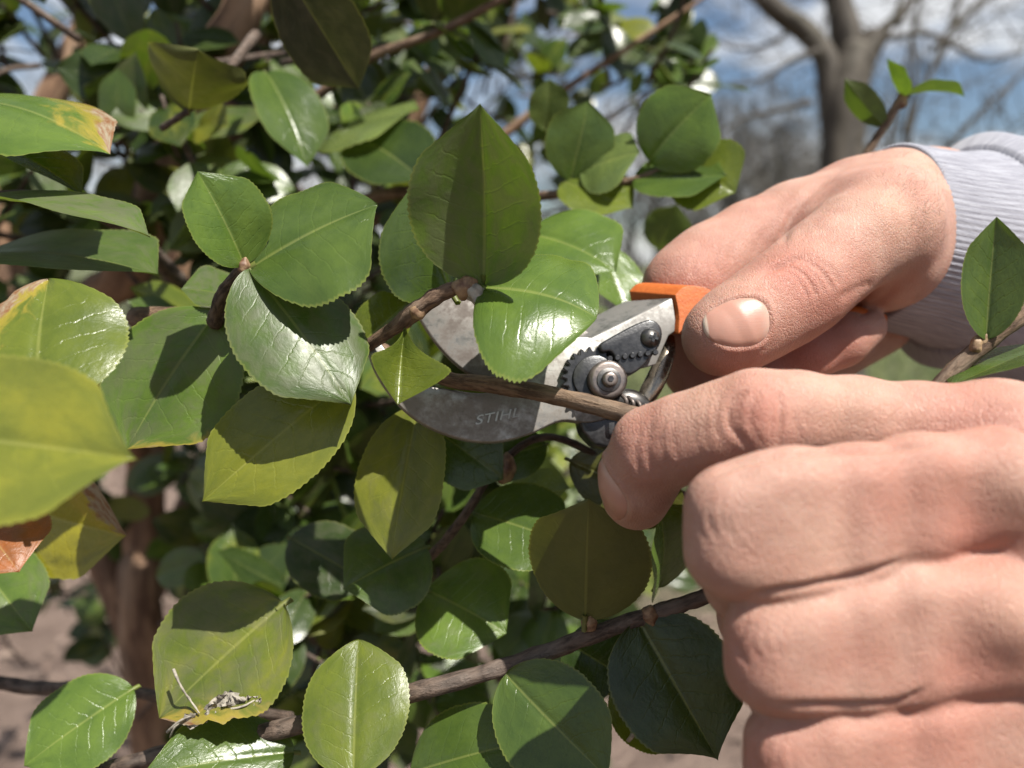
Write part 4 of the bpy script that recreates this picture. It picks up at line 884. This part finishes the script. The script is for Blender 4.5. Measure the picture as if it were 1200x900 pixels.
HR.chain([(1036, 268, .198, 56), (1000, 285, .1945, 53), (965, 312, .190, 52), (934, 339, .1865, 53), (905, 359, .1845, 50), (876, 377, .182, 47), (853, 391, .180, 44), (843, 396, .1795, 40)], .005, .0045)          # thumb
cr2 = []
for i, (dep, w) in enumerate(((.30, 3.4), (.45, 3.4), (.28, 3.4), (.42, 3.4), (.2, 3.0))):
    o = i * 9; cr2.append(([(884 + o, 326 - o * .55), (908 + o, 315 - o * .45), (930 + o, 322 - o * .35), (944 + o, 340 - o * .4), (948 + o, 358 - o * .6)], dep, w))
for i in range(4): cr2.append(([(896 - i * 7, 332 + i * 2), (912 - i * 8, 345 + i * 3), (917 - i * 8, 368 + i * 3)], .10, 2.6))
cr2 += [([(916, 286), (921, 270), (932, 248), (955, 222), (985, 205)], .75, 5), ([(905, 262), (888, 282), (884, 300)], .2, 4), ([(872, 270), (858, 290), (856, 312)], .2, 4), ([(846, 290), (838, 305), (842, 322)], .16, 3.5), ([(822, 296), (812, 310), (812, 326)], .18, 3.5),
        ([(1000, 372), (1032, 352), (1052, 334)], .5, 5), ([(980, 352), (1004, 338), (1025, 330)], .3, 5), ([(940, 236), (925, 256), (918, 276)], .16, 3.5)]
for i in range(10): cr2.append(([(958 + i * 8, 262 + i * 1), (962 + i * 8, 285 + i), (972 + i * 8, 306 + i)], .06, 2.4))
rd2 = [((925, 325, .176), 45, .75), ((850, 415, .175), 40, .55), ((812, 330, .198), 60, .45), ((880, 430, .2), 90, .8), ((980, 400, .195), 60, .8), ((960, 350, .18), 50, .35), ((900, 270, .205), 45, .4), ((1010, 230, .2), 60, .3)]
pl2 = [((1032, 250, .187), 36, .6), ((1080, 215, .21), 45, .4), ((868, 350, .178), 25, .3)]
a_, b_ = C(934, 335, .1865), C(838, 391, .1795)
nr_ = nail_frame(C(849, 389, .1800), cw((-1, -.05, .08)), cw((-.10, .16, 1)), .0146, .60)
hr = grow(HR, 'hand', person, .0006, cr2, rd2, pl2, [((1032, 248, .185), 40, .9), ((875, 352, .175), 20, .3)], [nr_], 3.6)
hr['label'] = 'bare hand wrapped round the orange grip with its thumb laid on top'
nail(HR, hr, nr_)

# --- sleeves
def sleeve(name, path, rad, cuffn, parent, squash=.85, seed=0, nseg=300):
    """cuff (ribbed) + sleeve, swept rings; path/radii are in picture px + true distance"""
    PR = catmull(np.array([[*C(x, y, d), r * d / F] for (x, y, d), r in zip(path, rad)]), 18); p, r = PR[:, :3], PR[:, 3]
    T = np.gradient(p, axis=0); T /= np.linalg.norm(T, axis=1)[:, None]; up = cw((0, 1, 0)); objs = []
    L = np.concatenate([[0], np.cumsum(np.linalg.norm(np.diff(p, axis=0), axis=1))]); k = len(p); rg = np.random.default_rng(seed); ph = rg.uniform(0, 6.28, 12)
    nc = cuffn
    def ring(i, rr, ribs, wr):
        b = np.cross(T[i], up); b = nrm(b); a = np.cross(b, T[i]); out = []
        for j in range(nseg):
            th = 2 * math.pi * j / nseg; q = rr
            if ribs: q += .00024 * math.cos(100 * th) 
            q += wr * (math.sin(2 * th + ph[0] + L[i] * 60) * .5 + math.sin(3 * th + ph[1] - L[i] * 95) * .5 + .6 * math.sin(L[i] * 210 + ph[2] + 1.5 * math.sin(th + ph[3])) + .35 * math.sin(5 * th + L[i] * 160 + ph[4]))
            out.append(p[i] + q * (a * math.cos(th) + b * math.sin(th) * squash))
        return out
    def skin(rings, us, nm, par):
        V = [v for q in rings for v in q]; Fc = []; UV = [(u, j / nseg) for u in us for j in range(nseg)]
        for i in range(len(rings) - 1):
            for j in range(nseg):
                j2 = (j + 1) % nseg; Fc.append((i * nseg + j, (i + 1) * nseg + j, (i + 1) * nseg + j2, i * nseg + j2))
        return link(nm, mesh(nm, V, Fc, UV), M_CLOTH, par)
    th = .0016
    bi = list(range(nc - 2, k)); bl = [r[i] + .0016 + (.0035 * min(1, (i - nc + 2) / 6)) for i in bi]
    s0 = skin([ring(bi[0], r[bi[0]] - .001, False, .0003)] + [ring(i, q, False, .0003 + .0014 * min(1, (i - nc + 2) / 5)) for i, q in zip(bi, bl)], [L[bi[0]]] + [L[i] for i in bi], name, parent)
    ci = list(range(0, nc + 1))
    rings = [ring(i, r[i] - th * 1.6, False, .0003) for i in reversed(ci[:8])] + [ring(0, r[0] - th * .5, True, .0003)] + [ring(i, r[i] + (0 if i else -.0002), True, .0004) for i in ci]
    rings += [ring(nc, r[nc] - .0012, True, .0004)]
    us = [L[i] for i in reversed(ci[:8])] + [-.001] + [L[i] for i in ci] + [L[nc] + .001]
    skin(rings, us, 'cuff', s0); return s0
sleeve('sleeve', [(1030, 274, .2225), (1070, 283, .2265), (1112, 292, .232), (1170, 304, .241), (1260, 322, .255), (1400, 360, .285), (1700, 460, .36)], [104, 108, 113, 124, 134, 142, 150], 42, person, squash=.9, seed=1)
sleeve('sleeve', [(1560, 712, .176), (1640, 722, .186), (1800, 740, .21), (2200, 760, .28)], [112, 118, 130, 150], 20, person, seed=2, nseg=200)
# fine hairs on the wrist
def hairs(H, boxes, n, seed):
    g = Geo(); rg = np.random.default_rng(seed); bx = [boxes[k] for k in rg.integers(0, len(boxes), n)]
    P = np.array([C(rg.uniform(x0, x1), rg.uniform(y0, y1), d - .03) for x0, y0, x1, y1, d in bx]); D = P - LOC; D /= np.linalg.norm(D, axis=1)[:, None]
    for _ in range(40): f = H.f(P); P = P + D * (f * .9)[:, None]
    ok = np.abs(f) < 4e-5; P = P[ok]; G = H.grad(P); A = []; R = []
    for p, n_ in zip(P, G):
        t = cw((.3, .8, 0)) + rg.normal(size=3) * .5; t = nrm(t - n_ * (t @ n_)); l = rg.uniform(.002, .0045)
        A.append((p, p + t * l * .5 + n_ * l * .25, p + t * l + n_ * l * .3)); R.append((.000028, .000022, .000008))
    g.sticks(A, R)
    return g
hairs(HR, [(1020, 180, 1105, 250, .215), (1060, 200, 1105, 290, .21)], 150, 5).build('arm_hair', simple('hair', (.16, .10, .06), (.25, .16, .09), 50, .5), hr)['kind'] = 'stuff'
